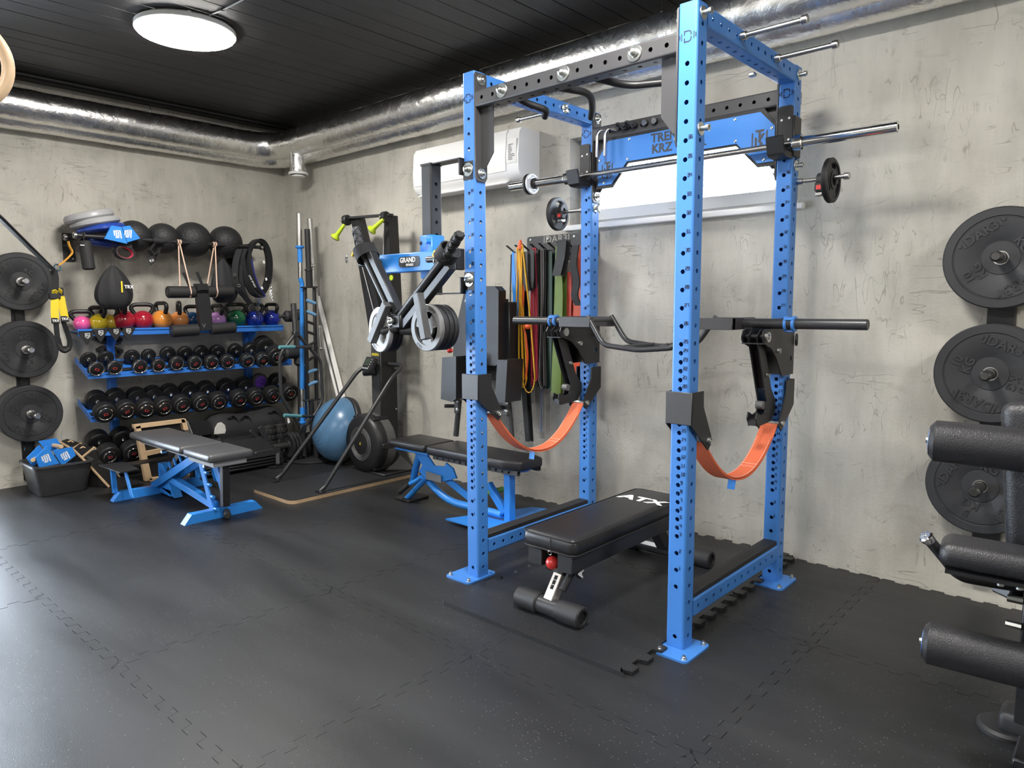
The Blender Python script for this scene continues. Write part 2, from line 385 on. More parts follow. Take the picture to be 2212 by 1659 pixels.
# ------------------------------------------------------------------ floor: interlocking rubber tiles
def bump_edge(n=9, a=.019, dv=.004):
    """interlocking tooth profile along [0,1]"""
    pts = [(0,0),(.006,-a)]
    for k in range(n):
        c = (k+.5)/n; h = .25/n
        pts += [(c-h-dv,-a),(c-h+dv,a),(c+h-dv,a),(c+h+dv,-a)]
    return pts+[(.994,-a),(1,0)]
def tile_mesh(g, x0, y0, z0, th, sx=1., sy=1., teeth='bltr', gap=.001, ins=.035):
    """rubber tile: centre sheet plus toothed border, real thickness"""
    cl = lambda v, L: min(max(v, ins), L-ins)
    E = []
    for e, L in (('b',sx),('r',sy),('t',sx),('l',sy)):
        P = bump_edge(max(3, round(9*L))) if e in teeth else [(0,0),(1,0)]
        if e == 'b': q = [((u*L, v+gap), (cl(u*L,sx), ins)) for u, v in P]
        if e == 'r': q = [((sx+v-gap, u*L), (sx-ins, cl(u*L,sy))) for u, v in P]
        if e == 't': q = [((u*L, sy+v-gap), (cl(u*L,sx), sy-ins)) for u, v in P][::-1]
        if e == 'l': q = [((v+gap, u*L), (ins, cl(u*L,sy))) for u, v in P][::-1]
        E.append(q)
    T = lambda p, z: V3((x0+p[0], y0+p[1], z)); zt = z0+th
    g.add([T(p,zt) for p in ((ins,ins),(sx-ins,ins),(sx-ins,sy-ins),(ins,sy-ins))], [(0,1,2,3)])
    for q in E:
        for (pa, ia), (pb_, ib) in zip(q, q[1:]):
            g.add([T(pa,zt), T(pb_,zt), T(ib,zt), T(ia,zt)], [(0,1,2,3)]); g.add([T(pa,z0), T(pb_,z0), T(pb_,zt), T(pa,zt)], [(0,1,2,3)])
    return g
fl = G().bb(-.25, RY-.25, -.08, RX+.25, .25, -.0215).ob('floor', M('screed', (.05,.05,.05), .8), off=V3((0,0,0))); struct(fl)
tme = tile_mesh(G(), 0, 0, -.022, .022).mesh('rubber_tile', FLOOR, V3((0,0,0)))
TX, TY = .69, -3.0
for i in range(-1, 9):
    for j in range(-8, 3):
        x, y = TX+i, TY+j
        if y >= -.5 or y < RY-.6 or x > RX-.2: continue
        o = bpy.data.objects.new('rubber_tile', tme); COL.objects.link(o); o.parent = fl; o.location = (x, y, random.uniform(-.0006,.0004))
# ------------------------------------------------------------------ ceiling: black boards
ce = G().bb(-.25, RY-.25, RZ+.02, RX+.25, .25, RZ+.12).ob('ceiling', M('ceiling_deck', (.012,.012,.012), .8), off=V3((0,0,0))); struct(ce)
PW = .165; g = G().box((0,0,0), (PW-.004, -RY+.02, .022), bev=.002); pme = g.mesh('board', PLANK, V3((0,0,0)))
for i in range(int(RX/PW)+1):
    o = bpy.data.objects.new('board', pme); COL.objects.link(o); o.parent = ce
    o.location = (PW*(i+.5), RY/2, RZ+.011+random.uniform(-.0015,.0015))
struct(G().bb(.15, RY, RZ-.028, .20, -.0, RZ).ob('trim_1', M('black_trim', (.012,.012,.013), .5)))
struct(G().cyl((.27,RY,RZ-.02), (.27,-.02,RZ-.02), .012, n=10).ob('trim_2', M('black_trim', (.012,.012,.013), .5)))
# ------------------------------------------------------------------ window
PVC = M('white_pvc', (.78,.78,.77), .35, var=.02)
def glass_mat():
    m = bpy.data.materials.new('window_glass'); m.use_nodes = True; nt = m.node_tree; nt.nodes.remove(nt.nodes['Principled BSDF'])
    out = [n for n in nt.nodes if n.type == 'OUTPUT_MATERIAL'][0]
    t = nd(nt, 'ShaderNodeBsdfTransparent'); gl = nd(nt, 'ShaderNodeBsdfGlossy'); gl.inputs['Roughness'].default_value = .02
    f = nd(nt, 'ShaderNodeFresnel'); f.inputs['IOR'].default_value = 1.45; mx = nd(nt, 'ShaderNodeMixShader')
    no = nd(nt, 'ShaderNodeTexNoise'); cr = nd(nt, 'ShaderNodeMapRange'); cr.inputs[3].default_value = .93; cr.inputs[4].default_value = .97
    nt.links.new(no.outputs['Fac'], cr.inputs[0]); nt.links.new(cr.outputs[0], t.inputs['Color'])
    nt.links.new(f.outputs[0], mx.inputs[0]); nt.links.new(t.outputs[0], mx.inputs[1]); nt.links.new(gl.outputs[0], mx.inputs[2]); nt.links.new(mx.outputs[0], out.inputs[0]); return m
GLASS = glass_mat()
wn = struct(bpy.data.objects.new('window_1', None)); COL.objects.link(wn); wn.location = (4.43,.14,1.98); wn['wl'] = [4.43,.14,1.98]
g = G(); o0 = [(WX0,WZ0),(WX1,WZ0),(WX1,WZ1),(WX0,WZ1)]; g.prism(o0, (0,.17,0), (1,0,0), (0,0,1), .05, holes=[[(WX0+.06,WZ0+.05),(WX1-.06,WZ0+.05),(WX1-.06,WZ1-.045),(WX0+.06,WZ1-.045)]])
g.ob('window_frame', PVC, wn)
g = G(); g.prism([(WX0+.045,WZ0+.035),(WX1-.045,WZ0+.035),(WX1-.045,WZ1-.03),(WX0+.045,WZ1-.03)], (0,.15,0), (1,0,0), (0,0,1), .05, holes=[[(WX0+.105,WZ0+.105),(WX1-.105,WZ0+.105),(WX1-.105,WZ1-.10),(WX0+.105,WZ1-.10)]])
sash = g.ob('window_sash', PVC, wn)
G().bb(WX0+.09, .126, WZ0+.09, WX1-.09, .132, WZ1-.085).ob('pane', GLASS, wn)
g = G().bb(4.42,.088,WZ0+.055,4.50,.10,WZ0+.075,bev=.004); g.bb(4.36,.085,WZ0+.06,4.50,.092,WZ0+.07,bev=.003); g.ob('window_handle', PVC, sash)
G().bb(WX0-.04, -.035, WZ0-.035, WX1+.04, .12, WZ0+.002, bev=.006).ob('window_sill', PVC, wn)
# glazed terrace door beside the left plate tower (outside the photo's frame, source of the floor sheen)
dn = struct(bpy.data.objects.new('door_1', None)); COL.objects.link(dn); dn.location = (-.1,(DY0+DY1)/2,0); dn['wl'] = [-.1,(DY0+DY1)/2,0]
NP = 4; pw = (DY1-DY0)/NP; hol = []
for k in range(NP): hol.append([(DY0+pw*k+.06,.09),(DY0+pw*(k+1)-.06,.09),(DY0+pw*(k+1)-.06,DZ1-.08),(DY0+pw*k+.06,DZ1-.08)])
G().prism([(DY0,0),(DY1,0),(DY1,DZ1),(DY0,DZ1)], (-.16,0,0), (0,1,0), (0,0,1), .07, holes=hol).ob('door_frame', PVC, dn)
for k in range(NP): G().bb(-.135, DY0+pw*k+.05, .08, -.129, DY0+pw*(k+1)-.05, DZ1-.07).ob('pane', GLASS, dn)
# ------------------------------------------------------------------ foil-wrapped ventilation ducts along both walls
def duct(name, label, pts, r, seed):
    rnd = random.Random(seed); P = []
    for a, b in zip(pts, pts[1:]):
        a, b = vec(a), vec(b); n = max(2, int((b-a).length/.07))
        P += [a+(b-a)*k/n for k in range(n)]
    P.append(vec(pts[-1]))
    rr = []; w = 0
    for p in P:
        w = .8*w+rnd.uniform(-.0016,.0016); rr.append(r+w+(.004 if rnd.random() < .05 else 0))
    g = G().tube(P, rr, 32); o = g.ob(name, FOIL); return tag(o, label, 'duct', 'foil ventilation ducts under the ceiling')
def bend(c0, c1, c2, n=8, r=.3): return fillet([c0, c1, c2], r, n)
duct('ventilation_duct', 'thick silver foil-wrapped duct running under the ceiling around the corner, front one of the pair', bend((.19,RY+.1,2.93), (.19,-.20,2.955), (RX-.1,-.20,2.945), 10, .34), .125, 1)
duct('ventilation_duct', 'slimmer silver foil-wrapped duct tucked behind and below the thick duct along both walls', bend((.105,RY+.1,2.875), (.105,-.115,2.872), (RX-.1,-.115,2.862), 8, .26), .095, 2)
v = thing('air_valve', 'small round white air valve on a foil spigot under the duct corner', 'air vent', (.60,-.20,2.68))
G().lathe((.60,-.20,2.66), (0,0,1), [(.02,.078),(.06,.074),(.10,.08),(.13,.073),(.20,.075)], 28).ob('spigot', FOIL, v)
G().lathe((.60,-.20,2.66), (0,0,1), [(0,.07),(0,.088),(.012,.092),(.022,.085),(.022,.07),(0,.07)], 32).ob('ring', WPLAST, v)
G().lathe((.60,-.20,2.635), (0,0,1), [(0,0),(0,.05),(.008,.062),(.02,.058),(.035,.02),(.06,.006),(.06,0)], 28).ob('valve_disc', WPLAST, v)
for k, (x, y) in enumerate(((1.15,-.20),(2.80,-.20),(4.46,-.20),(6.1,-.2),(.19,-1.35),(.19,-2.6))):
    t = thing('duct_hanger', 'thin black threaded rod holding the foil duct '+['near the corner air valve','over the air conditioner','over the rack','over the bare wall','over the slam balls','over the plate tower'][k], 'hanger', (x,y,RZ), 'rods holding the foil ducts')
    G().cyl((x,y,3.06), (x,y,RZ), .004, n=8).ob('rod', BLK, t); G().cyl((x,y,3.078), (x,y,3.092), .009, n=6).ob('nut', ZINC, t)
# ------------------------------------------------------------------ round LED ceiling lamps
EMIT = M('lamp_diffuser', (.9,.9,.9), .4, emis=((1,.965,.91), LAMP))
def lamp(x, y, label):
    t = thing('ceiling_lamp', label, 'ceiling lamp', (x,y,RZ), 'round ceiling lamps')
    G().lathe((x,y,RZ), (0,0,-1), [(0,0),(0,.280),(.012,.296),(.038,.298),(.042,.292),(.042,0)], 48).ob('base', WPLAST, t)
    G().lathe((x,y,RZ-.040), (0,0,-1), [(0,.291),(.010,.284),(.018,.25),(.022,.15),(.023,.0)], 48).ob('diffuser', EMIT, t)
    for a in (100,220,340):
        c, s = math.cos(math.radians(a)), math.sin(math.radians(a))
        G().box((x+.296*c, y+.296*s, RZ-.014), (.02,.02,.014), bev=.003).ob('clip', WPLAST, t)
LC = px(402,74,'z',RZ-.045)
lamp(LC.x, LC.y, 'glowing round white ceiling lamp with a cable, between the foil duct and the rack')
lamp(2.10, -6.2, 'glowing round white ceiling lamp by the terrace doors')
lamp(5.25, -2.15, 'glowing round white ceiling lamp over the space in front of the power rack')
lamp(5.25, -5.3, 'glowing round white ceiling lamp at the far end of the room')
lamp(8.2, -2.15, 'glowing round white ceiling lamp by the right wall')
t = thing('lamp_cable', 'grey cable clipped to the black ceiling boards beside the round lamp', 'cable', (2.6,-1.6,RZ))
p0 = px(440,42,'z',RZ-.006); p1 = px(480,22,'z',RZ-.006); p2 = px(520,2,'z',RZ-.006); d = (p2-p1)
G().tube([p0, p0.lerp(p1,.5)+V3((.01,-.01,0)), p1, p2, p2+d*2.0+V3((.1,0,0)), p2+d*5], .005, 8).ob('wire', M('grey_cable', (.30,.30,.30), .5), t)
G().box(p1, (.02,.02,.014), bev=.003).ob('clip', BLK, t)
# ------------------------------------------------------------------ air conditioner on the window wall
ac = thing('air_conditioner', 'white wall-mounted air conditioner with rounded front and label stickers', 'air conditioner', (2.83,0,2.28))
prof = [(0,2.29),(-.145,2.275),(-.19,2.30),(-.222,2.345),(-.228,2.44),(-.215,2.60),(-.19,2.635),(0,2.64)]
g = G().prism([(-y,z) for y, z in prof], (2.285,0,0), (0,-1,0), (0,0,1), 1.10)
g.V = [V3((v.x, v.y, v.z)) for v in g.V]
mn = min(v.x for v in g.V); 
for q in g.V: q.x += 2.285-mn
body = g.ob('body', WPLAST, ac)
g = G().prism([(.19,2.348),(.2275,2.352),(.2335,2.44),(.2205,2.602),(.205,2.63),(.19,2.625)], (2.36,0,0), (0,-1,0), (0,0,1), .97); mn = min(v.x for v in g.V)
for q in g.V: q.x += 2.30-mn
g.ob('front_panel', WPLAST, ac)
G().beam((2.32,-.178,2.293), (3.26,-.178,2.293), .075, .006, up=(0,-.55,1)).ob('louver', WPLAST, ac)
G().bb(2.32,-.20,2.333,3.27,-.21,2.3385).ob('air_slot', M('dark_slot', (.05,.05,.05), .6), ac)
g = G()
for k in range(10):
    g.bb(3.296, -.228-.0008, 2.52-k*.011, 3.296+random.uniform(.02,.06), -.2285, 2.526-k*.011)
st = G().bb(3.285,-.2275,2.40,3.37,-.229,2.56).ob('sticker', M('sticker_paper', (.70,.70,.69), .5), ac)
for q in g.V: q.y -= .0012
g.ob('fine_print', M('grey_print', (.18,.18,.18), .6), st)
t = thing('pipe_bundle', 'grey insulated pipe and cable rising from the air conditioner to the ducts', 'pipe', (2.75,-.03,2.64))
G().tube([(2.74,-.04,2.62),(2.735,-.04,2.72),(2.75,-.05,2.82)], .016, 10).ob('pipe', M('pipe_wrap', (.16,.15,.14), .7), t)
G().tube([(2.80,-.03,2.62),(2.815,-.03,2.74),(2.87,-.04,2.84)], .006, 8).ob('wire', M('grey_cable', (.30,.30,.30), .5), t)
# ------------------------------------------------------------------ bare tree outside the window
t = thing('bare_tree', 'bare pale-branched tree outside the window', 'tree', (2.2,9.0,-1.0))
BARK = M('pale_bark', (.115,.13,.15), .9, var=.2)
g = G(); rnd = random.Random(5)
def branch(p, d, L, r, dep):
    n = 5; pts = [p]
    for k in range(n):
        d = (d+V3((rnd.uniform(-.22,.22), rnd.uniform(-.2,.2), rnd.uniform(-.12,.16)))).normalized(); pts.append(pts[-1]+d*L/n)
    g.tube(pts, [r*(1-.5*i/n) for i in range(n+1)], 5)
    if dep:
        for k in range(3 if dep > 1 else 4):
            q = pts[rnd.randint(2,n)]; dd = (d+V3((rnd.uniform(-1,1), rnd.uniform(-.6,.6), rnd.uniform(-.3,.7)))).normalized()
            branch(q, dd, L*rnd.uniform(.55,.8), r*.55, dep-1)
for bx, by, dx in ((2.0,9,.1),(4.4,10,.15),(.2,11,-.1)):
    branch(V3((bx,by,-1)), V3((dx,0,1)), 4.2, .16, 4)
g.ob('trunk_and_branches', BARK, t)
# ------------------------------------------------------------------ power rack
def pxl(pix, ax, val): return [px(u, v, ax, val) for u, v in pix]
def ppoly(g, pix, ax, val, th, holes=()):
    """polygon traced in photo pixels on the plane ax=val, given real thickness th along the axis (towards +axis)"""
    P = pxl(pix, ax, val); i = 'xyz'.index(ax); a, b = [k for k in range(3) if k != i]
    o = V3((0,0,0)); o[i] = val; X = V3((0,0,0)); X[a] = 1; Y = V3((0,0,0)); Y[b] = 1
    poly = [(p[a], p[b]) for p in P]
    N = X.cross(Y); s = N[i]
    hs = [[(q[a], q[b]) for q in h] for h in holes]
    if s < 0: o[i] = val+th
    return g.prism(poly, o, X, Y, th, holes=hs)
def perf_tube(g, p, d, u, L, w, h, hu=(), hs=(), r=.0095, th=.004, cr=.009):
    """square tube from p along d; u = up axis; hu: hole positions on the +/-u faces, hs: on the +/-side faces"""
    p, d, u = vec(p), vec(d).normalized(), vec(u).normalized(); s = d.cross(u)
    for N, T, half, wid, hh in ((u, s, h/2, w, hu), (-u, -s, h/2, w, hu), (s, -u, w/2, h, hs), (-s, u, w/2, h, hs)):
        hw = wid/2-cr
        hol = [circ(x, 0, r, 14) for x in hh if r < x < L-r]
        Y = N.cross(d)
        g.prism([(0,-hw),(L,-hw),(L,hw),(0,hw)], p+N*(half-th), d, Y, th, holes=hol)
    for a, b in ((1,1),(1,-1),(-1,-1),(-1,1)):
        c = p+s*a*(w/2-cr)+u*b*(h/2-cr); vs = []; fs = []; n = 4
        for k in range(n+1):
            t = math.pi/2*k/n; e = s*a*math.cos(t)+u*b*math.sin(t); vs += [c+e*cr, c+d*L+e*cr]
        for k in range(n):
            f = (2*k, 2*k+1, 2*k+3, 2*k+2); fs.append(f if a*b > 0 else f[::-1])
        g.add(vs, fs)
    return g
def bolt(par, p, ax, R=.026, r=.013, L=.022, nut='dome', name='bolt'):
    p, ax = vec(p), vec(ax).normalized()
    g = G().lathe(p, ax, [(0,0),(0,R),(.003,R),(.004,R-.001),(.004,0)], 24)
    if nut == 'dome':
        g.lathe(p, ax, [(.004,r*1.15),(.012,r*1.15),(.0121,r*.92),(L-.006,r*.85),(L,r*.4),(L+.001,0)], 12)
    elif nut == 'wing':
        g.lathe(p, ax, [(.004,r*.9),(.016,r*.7),(.024,r*.4),(.025,0)], 10)
        for k in (-1,1): g.beam(p+ax*.012+V3((0,0,k*.006)), p+ax*.034+V3((0,0,k*.026)), .004, .012)
    else:
        g.lathe(p, ax, [(.004,r*.75),(L-.004,r*.75)], 12); g.lathe(p, ax, [(L-.006,0),(L-.006,r),(L+.006,r),(L+.006,r*.55),(L+.001,r*.5),(L+.001,0)], 16)
    return g.ob(name, ZINC, par)
US = .08
UP = {'A':(4.110,-1.374), 'B':(5.291,-1.374), 'C':(4.110,-.397), 'D':(5.291,-.397)}
def zh(n):
    if n < 0: return .0571
    if n <= 3: return .0571+1.42*(.15+.05*n)
    if n <= 25: return .0571+1.42*(.30+.025*(n-3))
    return .0571+1.42*(.85+.05*(n-25))
RT = 2.552
rack = thing('power_rack', 'tall blue power rack of perforated square uprights with dark grey crossmembers, by the window', 'power rack', (4.70,-.885,0))
def dlogo(g, o, X, Y, w):
    """barbell-shaped D mark"""
    o, X, Y = vec(o), vec(X), vec(Y); R = Matrix((X, Y, X.cross(Y))).transposed(); k = w/.062
    for x, h in ((-.031,.014),(-.024,.024),(.024,.024),(.031,.014)): g.box(o+X*x*k, (.0032*k, h*k, .0012), R)
    def arc(y0, y1, yt):
        a = [(-.015,y0),(-.015,y1),(-.010,y1),(-.010,y0)]
        return a
    g.box(o+X*-.013*k+Y*.0125*k, (.004*k,.015*k,.0012), R); g.box(o+X*-.013*k-Y*.0125*k, (.004*k,.015*k,.0012), R)
    for sg in (1,-1):
        g.box(o+X*-.004*k+Y*sg*.018*k, (.018*k,.004*k,.0012), R)
        P = [(.005,.020),(.011,.017),(.015,.010),(.015,.003),(.011,.003),(.011,.009),(.008,.0135),(.005,.016)]
        g.prism([(x*k, sg*y*k) for x, y in P], o-X.cross(Y)*.0006, X, Y, .0012)
for nm, (x, y) in UP.items():
    g = G(); front = [zh(n)-.008 for n in range(-1, 41)]
    side = [.344+.071*k-.008 for k in range(-4, 31)]
    perf_tube(g, (x,y,.008), (0,0,1), (0,1,0), RT-.008, US, US, hu=front, hs=side)
    g.bb(x-.037, y-.037, RT-.004, x+.037, y+.037, RT-.0005)
    up = g.ob('upright', BLUE, rack)
    g = G()
    for n in range(1, 37):
        digits(g, str(n), (x+.0125, y-US/2-.0009, zh(n)+.006), (1,0,0), (0,0,1), .0125, .0021)
    g.ob('hole_numbers', DARKHOLE, up, kind='stuff')
    g = G(); dlogo(g, (x, y-US/2-.0006, 2.428), V3((1,0,0)), V3((0,0,1)), .066); g.ob('maker_mark', DARKHOLE, up)
    # foot plate: off-centre like the real one
    px0, px1 = (x-.125, x+.055) if nm in 'AC' else (x-.055, x+.10)
    py0, py1 = y-.125, y+.085
    hol = [circ(cx, cy, .009, 10) for cx in (px0+.022, px1-.022) for cy in (py0+.022, py1-.022)]
    f = G().prism(rrect(px0, py0, px1, py1, .022), (0,0,0), (1,0,0), (0,1,0), .009, holes=hol).ob('foot_plate', BLUE, rack)
    for cx in (px0+.022, px1-.022):
        for cy in (py0+.022, py1-.022):
            if (nm, cx > x, cy > y) in (('D',False,False),('A',True,True)): continue
            G().lathe((cx,cy,.008), (0,0,1), [(0,0),(0,.013),(.003,.013),(.0031,.0095),(.011,.0095),(.013,.006),(.018,.006),(.018,0)], 12).ob('anchor_bolt', ZINC, f)
for x in (4.110, 5.291):
    for zc, nm in ((.162,'low'), (2.513,'top')):
        g = G(); L = .977-US; hs = [.0435+.0707*k for k in range(12)]
        perf_tube(g, (x,-1.374+US/2,zc), (0,1,0), (0,0,1), L, US, .078, hu=hs, hs=hs); g.ob('side_beam', BLUE, rack)
    G().bb(x-.034, -1.332, .201, x+.034, -.439, .224, bev=.002).ob('protector_strip', RUB, rack)
def crossmember(y, mirror):
    g = G(); x0, x1 = 4.158, 5.243
    hs = [.042+.0715*k for k in range(15)]
    perf_tube(g, (x0,y,2.417), (1,0,0), (0,0,1), x1-x0, .08, .078, hu=hs, hs=hs); c = g.ob('crossmember', GREYP, rack)
    for xs, sg in ((4.150,1),(5.251,-1)):
        pl = [(-.034,2.545),(.034,2.545),(.04,2.535),(.04,2.05),(.028,2.03),(-.028,2.03),(-.04,2.05),(-.04,2.535)]
        G().prism(pl, (xs if sg > 0 else xs-.008, y, 0), (0,1,0), (0,0,1), .008).ob('flange_plate', GREYP, c)
        gp = [(.0,2.379),(sg*.085,2.379),(sg*.085,2.16),(sg*.03,2.09),(0,2.09)]
        G().prism([(a,b) for a, b in gp], (xs+sg*.006, y+.003, 0), (1,0,0), (0,0,1), .006).ob('gusset', GREYP, c)
        for zb in (2.513, 2.068):
            bolt(rack, (xs+sg*.009, y, zb), (sg,0,0))
    return c
crossmember(-1.374, 1); crossmember(-.397, 1)
for z in (2.513, 2.090):
    bolt(rack, (5.332,-1.374,z), (1,0,0), nut='hex', L=.03); bolt(rack, (5.332,-.397,z), (1,0,0), nut='hex', L=.03)
    bolt(rack, (4.069,-1.374,z), (-1,0,0), nut='hex', L=.03)
for x in (4.334, 4.697, 5.057): bolt(rack, (x,-1.4145,2.420), (0,-1,0), R=.033, r=.016, L=.032)
# multi-grip pull-up handles behind the front crossmember
for pts in ([(4.334,-1.33,2.417),(4.334,-1.25,2.40),(4.40,-1.16,2.37),(4.36,-1.13,2.35)], [(4.60,-1.33,2.40),(4.66,-1.16,2.40),(4.60,-1.06,2.36),(4.555,-1.01,2.335)], [(4.80,-1.33,2.40),(4.89,-1.20,2.375),(5.15,-1.12,2.365)]):
    G().tube(fillet(pts, .06, 5), .0165, 12).ob('pull_up_handle', BLK, rack)
# long steel storage pins
def pin(p, q, name='storage_pin'):
    p, q = vec(p), vec(q); d = (q-p).normalized()
    g = G().cyl(p, q, .011, n=16); g.cyl(q-d*.022, q+d*.004, .017, n=16, bev=.003); g.cyl(p, p+d*.03, .017, n=16, bev=.003); return g.ob(name, STEEL, rack)
pin((5.331,-1.05,2.513), (5.60,-1.05,2.513)); pin((5.331,-.695,2.513), (5.60,-.695,2.513))
pin((4.07,-.70,2.513), (3.80,-.70,2.513)); bolt(rack, (4.151,-.70,2.513), (1,0,0), R=.026, nut='wing', r=.012)
G().bb(5.22,-.72,2.455,5.25,-.69,2.473, bev=.004).ob('wing_nut', ZINC, rack)
pin((5.331,-.369,2.017), (5.57,-.369,2.017)); pin((4.07,-.40,1.998), (3.80,-.40,1.998))
bolt(rack, (4.151,-.40,1.998), (1,0,0), R=.022, nut='wing', r=.012); bolt(rack, (5.25,-.369,2.017), (-1,0,0), R=.022, nut='wing', r=.012)
# hooks and magnets on the rear crossmember
for k, x in enumerate((4.235, 4.29)):
    t = thing('steel_hook', 'bent grey steel L-hook on the rear crossmember, '+['next to the upright','nearer the name sign'][k], 'hook', (x,-.44,2.4), 'L-hooks on the rear crossmember')
    G().tube(fillet([(x+.03,-.437,2.415),(x+.005,-.475,2.425),(x-.01,-.49,2.40),(x-.012,-.49,2.27)], .03, 6), .0085, 10).ob('rod', STEEL, t)
for k, x in enumerate((4.375, 4.435)):
    t = thing('carabiner_hook', 'small black carabiner hook on the rear crossmember, '+['next to the L-hooks','next to the magnets'][k], 'hook', (x,-.44,2.41), 'black hooks on the rear crossmember')
    G().cyl((x+.015,-.437,2.418), (x+.012,-.47,2.418), .016, n=14, bev=.003).ob('base', BLK, t)
    G().torus((x,-.485,2.425), (.2,.3,1), .022, .006, 20, 8, 20, 320).ob('loop', BLK, t)
for k, x in enumerate((4.515, 4.575)):
    t = thing('magnet_holder', 'round silver-capped magnet on the rear crossmember, '+['next to the carabiner hooks','nearer the gusset'][k], 'magnet', (x,-.44,2.41), 'round magnets on the rear crossmember')
    G().cyl((x,-.437,2.42), (x,-.457,2.42), .017, n=18).ob('base', BLK, t); G().cyl((x,-.457,2.42), (x,-.461,2.42), .0165, n=18, bev=.001).ob('cap', STEEL, t)
# name sign on the rear crossmember
sg = thing('name_sign', 'blue steel name sign with dark cut-out monograms, fixed under the rear crossmember', 'sign', (4.72,-.43,2.12))
O = [(4.197,2.27),(4.265,2.364),(5.165,2.364),(5.240,2.285),(5.240,2.118),(5.158,2.118),(5.045,2.230),(4.395,2.232),(4.292,2.118),(4.197,2.118)]
G().prism(O, (0,-.437,0), (1,0,0), (0,0,1), .003).ob('blue_panel', BLUE, sg)
c = (4.72, 2.24)
G().prism([(4.182,2.10),(4.182,2.29),(4.252,2.384),(5.178,2.384),(5.248,2.29),(5.248,2.10),(5.155,2.10),(5.04,2.22),(4.398,2.222),(4.295,2.10)], (0,-.427,0), (1,0,0), (0,0,1), .007).ob('backing_plate', BLK, sg)
YS = -.4405
def tk(cx, cz, k):
    g = G(); o = V3((cx, YS+.0004, cz)); 
    P = [[(-.044,.03),(-.044,-.045),(-.022,-.062),(-.022,-.052),(-.036,-.040),(-.036,.038)], [(.044,.043),(.044,-.045),(.022,-.062),(.022,-.052),(.036,-.040),(.036,.034)],
         [(-.026,.048),(.026,.048),(.020,.036),(.006,.036),(.006,.010),(-.006,.004),(-.006,.036),(-.020,.036)],
         [(-.026,.012),(-.014,.006),(-.014,-.040),(-.026,-.034)], [(-.010,-.008),(.014,.026),(.030,.026),(.006,-.010),(.030,-.044),(.014,-.044)], [(-.006,-.034),(.006,-.028),(.006,-.062),(-.006,-.062)]]
    for q in P: g.prism([(x*k, y*k) for x, y in q], o, (1,0,0), (0,0,1), .0012)
    g.ob('monogram', DARKHOLE if False else M('cut_out_dark', (.05,.05,.055), .5), sg)
tk(4.262, 2.205, .86); tk(5.165, 2.235, .92)
CUT = MATS['cut_out_dark']
for w_, z_, x_, h_ in (('TRENER',2.330,4.55,.066),('KRZ',2.272,4.555,.066),('.PL',2.262,4.835,.036)): G().text(w_, h_, (x_,YS,z_), (1,0,0), (0,0,1), .0012, 'LEFT', .0018).ob('lettering', CUT, sg)
for x, z in ((4.41,2.352),(4.40,2.245),(4.21,2.262),(4.24,2.132),(5.035,2.350),(5.04,2.243),(5.19,2.132),(5.226,2.278)):
    G().lathe((x,-.4395,z), (0,-1,0), [(0,.008),(.004,.007),(.006,.003),(.006,0)], 10).ob('screw', ZINC, sg)
# ------------------------------------------------------------------ J-cups, barbell
def jcup(x, yf, z, label):
    """flat back plate with an upturned lip, bolted on the front face"""
    t = thing('j_cup', label, 'j-cup', (x,yf,z), 'j-cups holding the barbell')
    G().prism(rrect(x-.035, z-.055, x+.035, z+.19, .012), (0,yf-.001,0), (1,0,0), (0,0,1), .010).ob('back_plate', BLK, t)
    g = G(); g.bb(x+.0355, yf-.012, z-.05, x+.046, yf+.075, z+.14, bev=.003); g.ob('side_plate', BLK, t)
    prof = [(0,z-.062),(.088,z-.062),(.112,z-.050),(.135,z+.022),(.122,z+.03),(.102,z-.022),(.085,z-.034),(0,z-.034)]
    g = G().prism([(a,b) for a, b in prof], (x-.04,yf-.006,0), (0,-1,0), (0,0,1), .08); mn = min(v.x for v in g.V)
    for q in g.V: q.x += x-.04-mn
    g.ob('lip', BLK, t)
    for dx, dz in ((-.018,.125),(.018,.13),(-.018,.02),(.018,.03)): G().lathe((x+dx,yf-.011,z+dz), (0,-1,0), [(0,.006),(.002,.005),(.002,0)], 10).ob('screw', WHITE, t)
    return t
YB = -.49; ZB = 2.178
jcup(4.105, -.437, ZB-.0, 'black J-cup on the rack upright next to the air conditioner'); jcup(5.293, -.437, ZB-.0, 'black J-cup on the rack upright at the right end of the window')
bb = thing('barbell', 'chrome barbell resting in the J-cups in front of the window', 'barbell', (4.67,YB,ZB))
G().cyl((4.02,YB,ZB), (5.37,YB,ZB), .0145, n=18).ob('shaft', STEEL, bb)
for a, b in ((3.555,4.01),(5.385,5.80)): G().pipe((a,YB,ZB), (b,YB,ZB), .025, .012, 26, .002).ob('sleeve', CHROME, bb)
for a, b in ((3.995,4.045),(5.352,5.40)): G().cyl((a,YB,ZB), (b,YB,ZB), .037, n=26, bev=.006).ob('collar', CHROME, bb)
for x in (4.28,4.33,5.03,5.08): G().cyl((x,YB,ZB), (x+.006,YB,ZB), .0150, n=18).ob('knurl_ring', CHROME, bb)
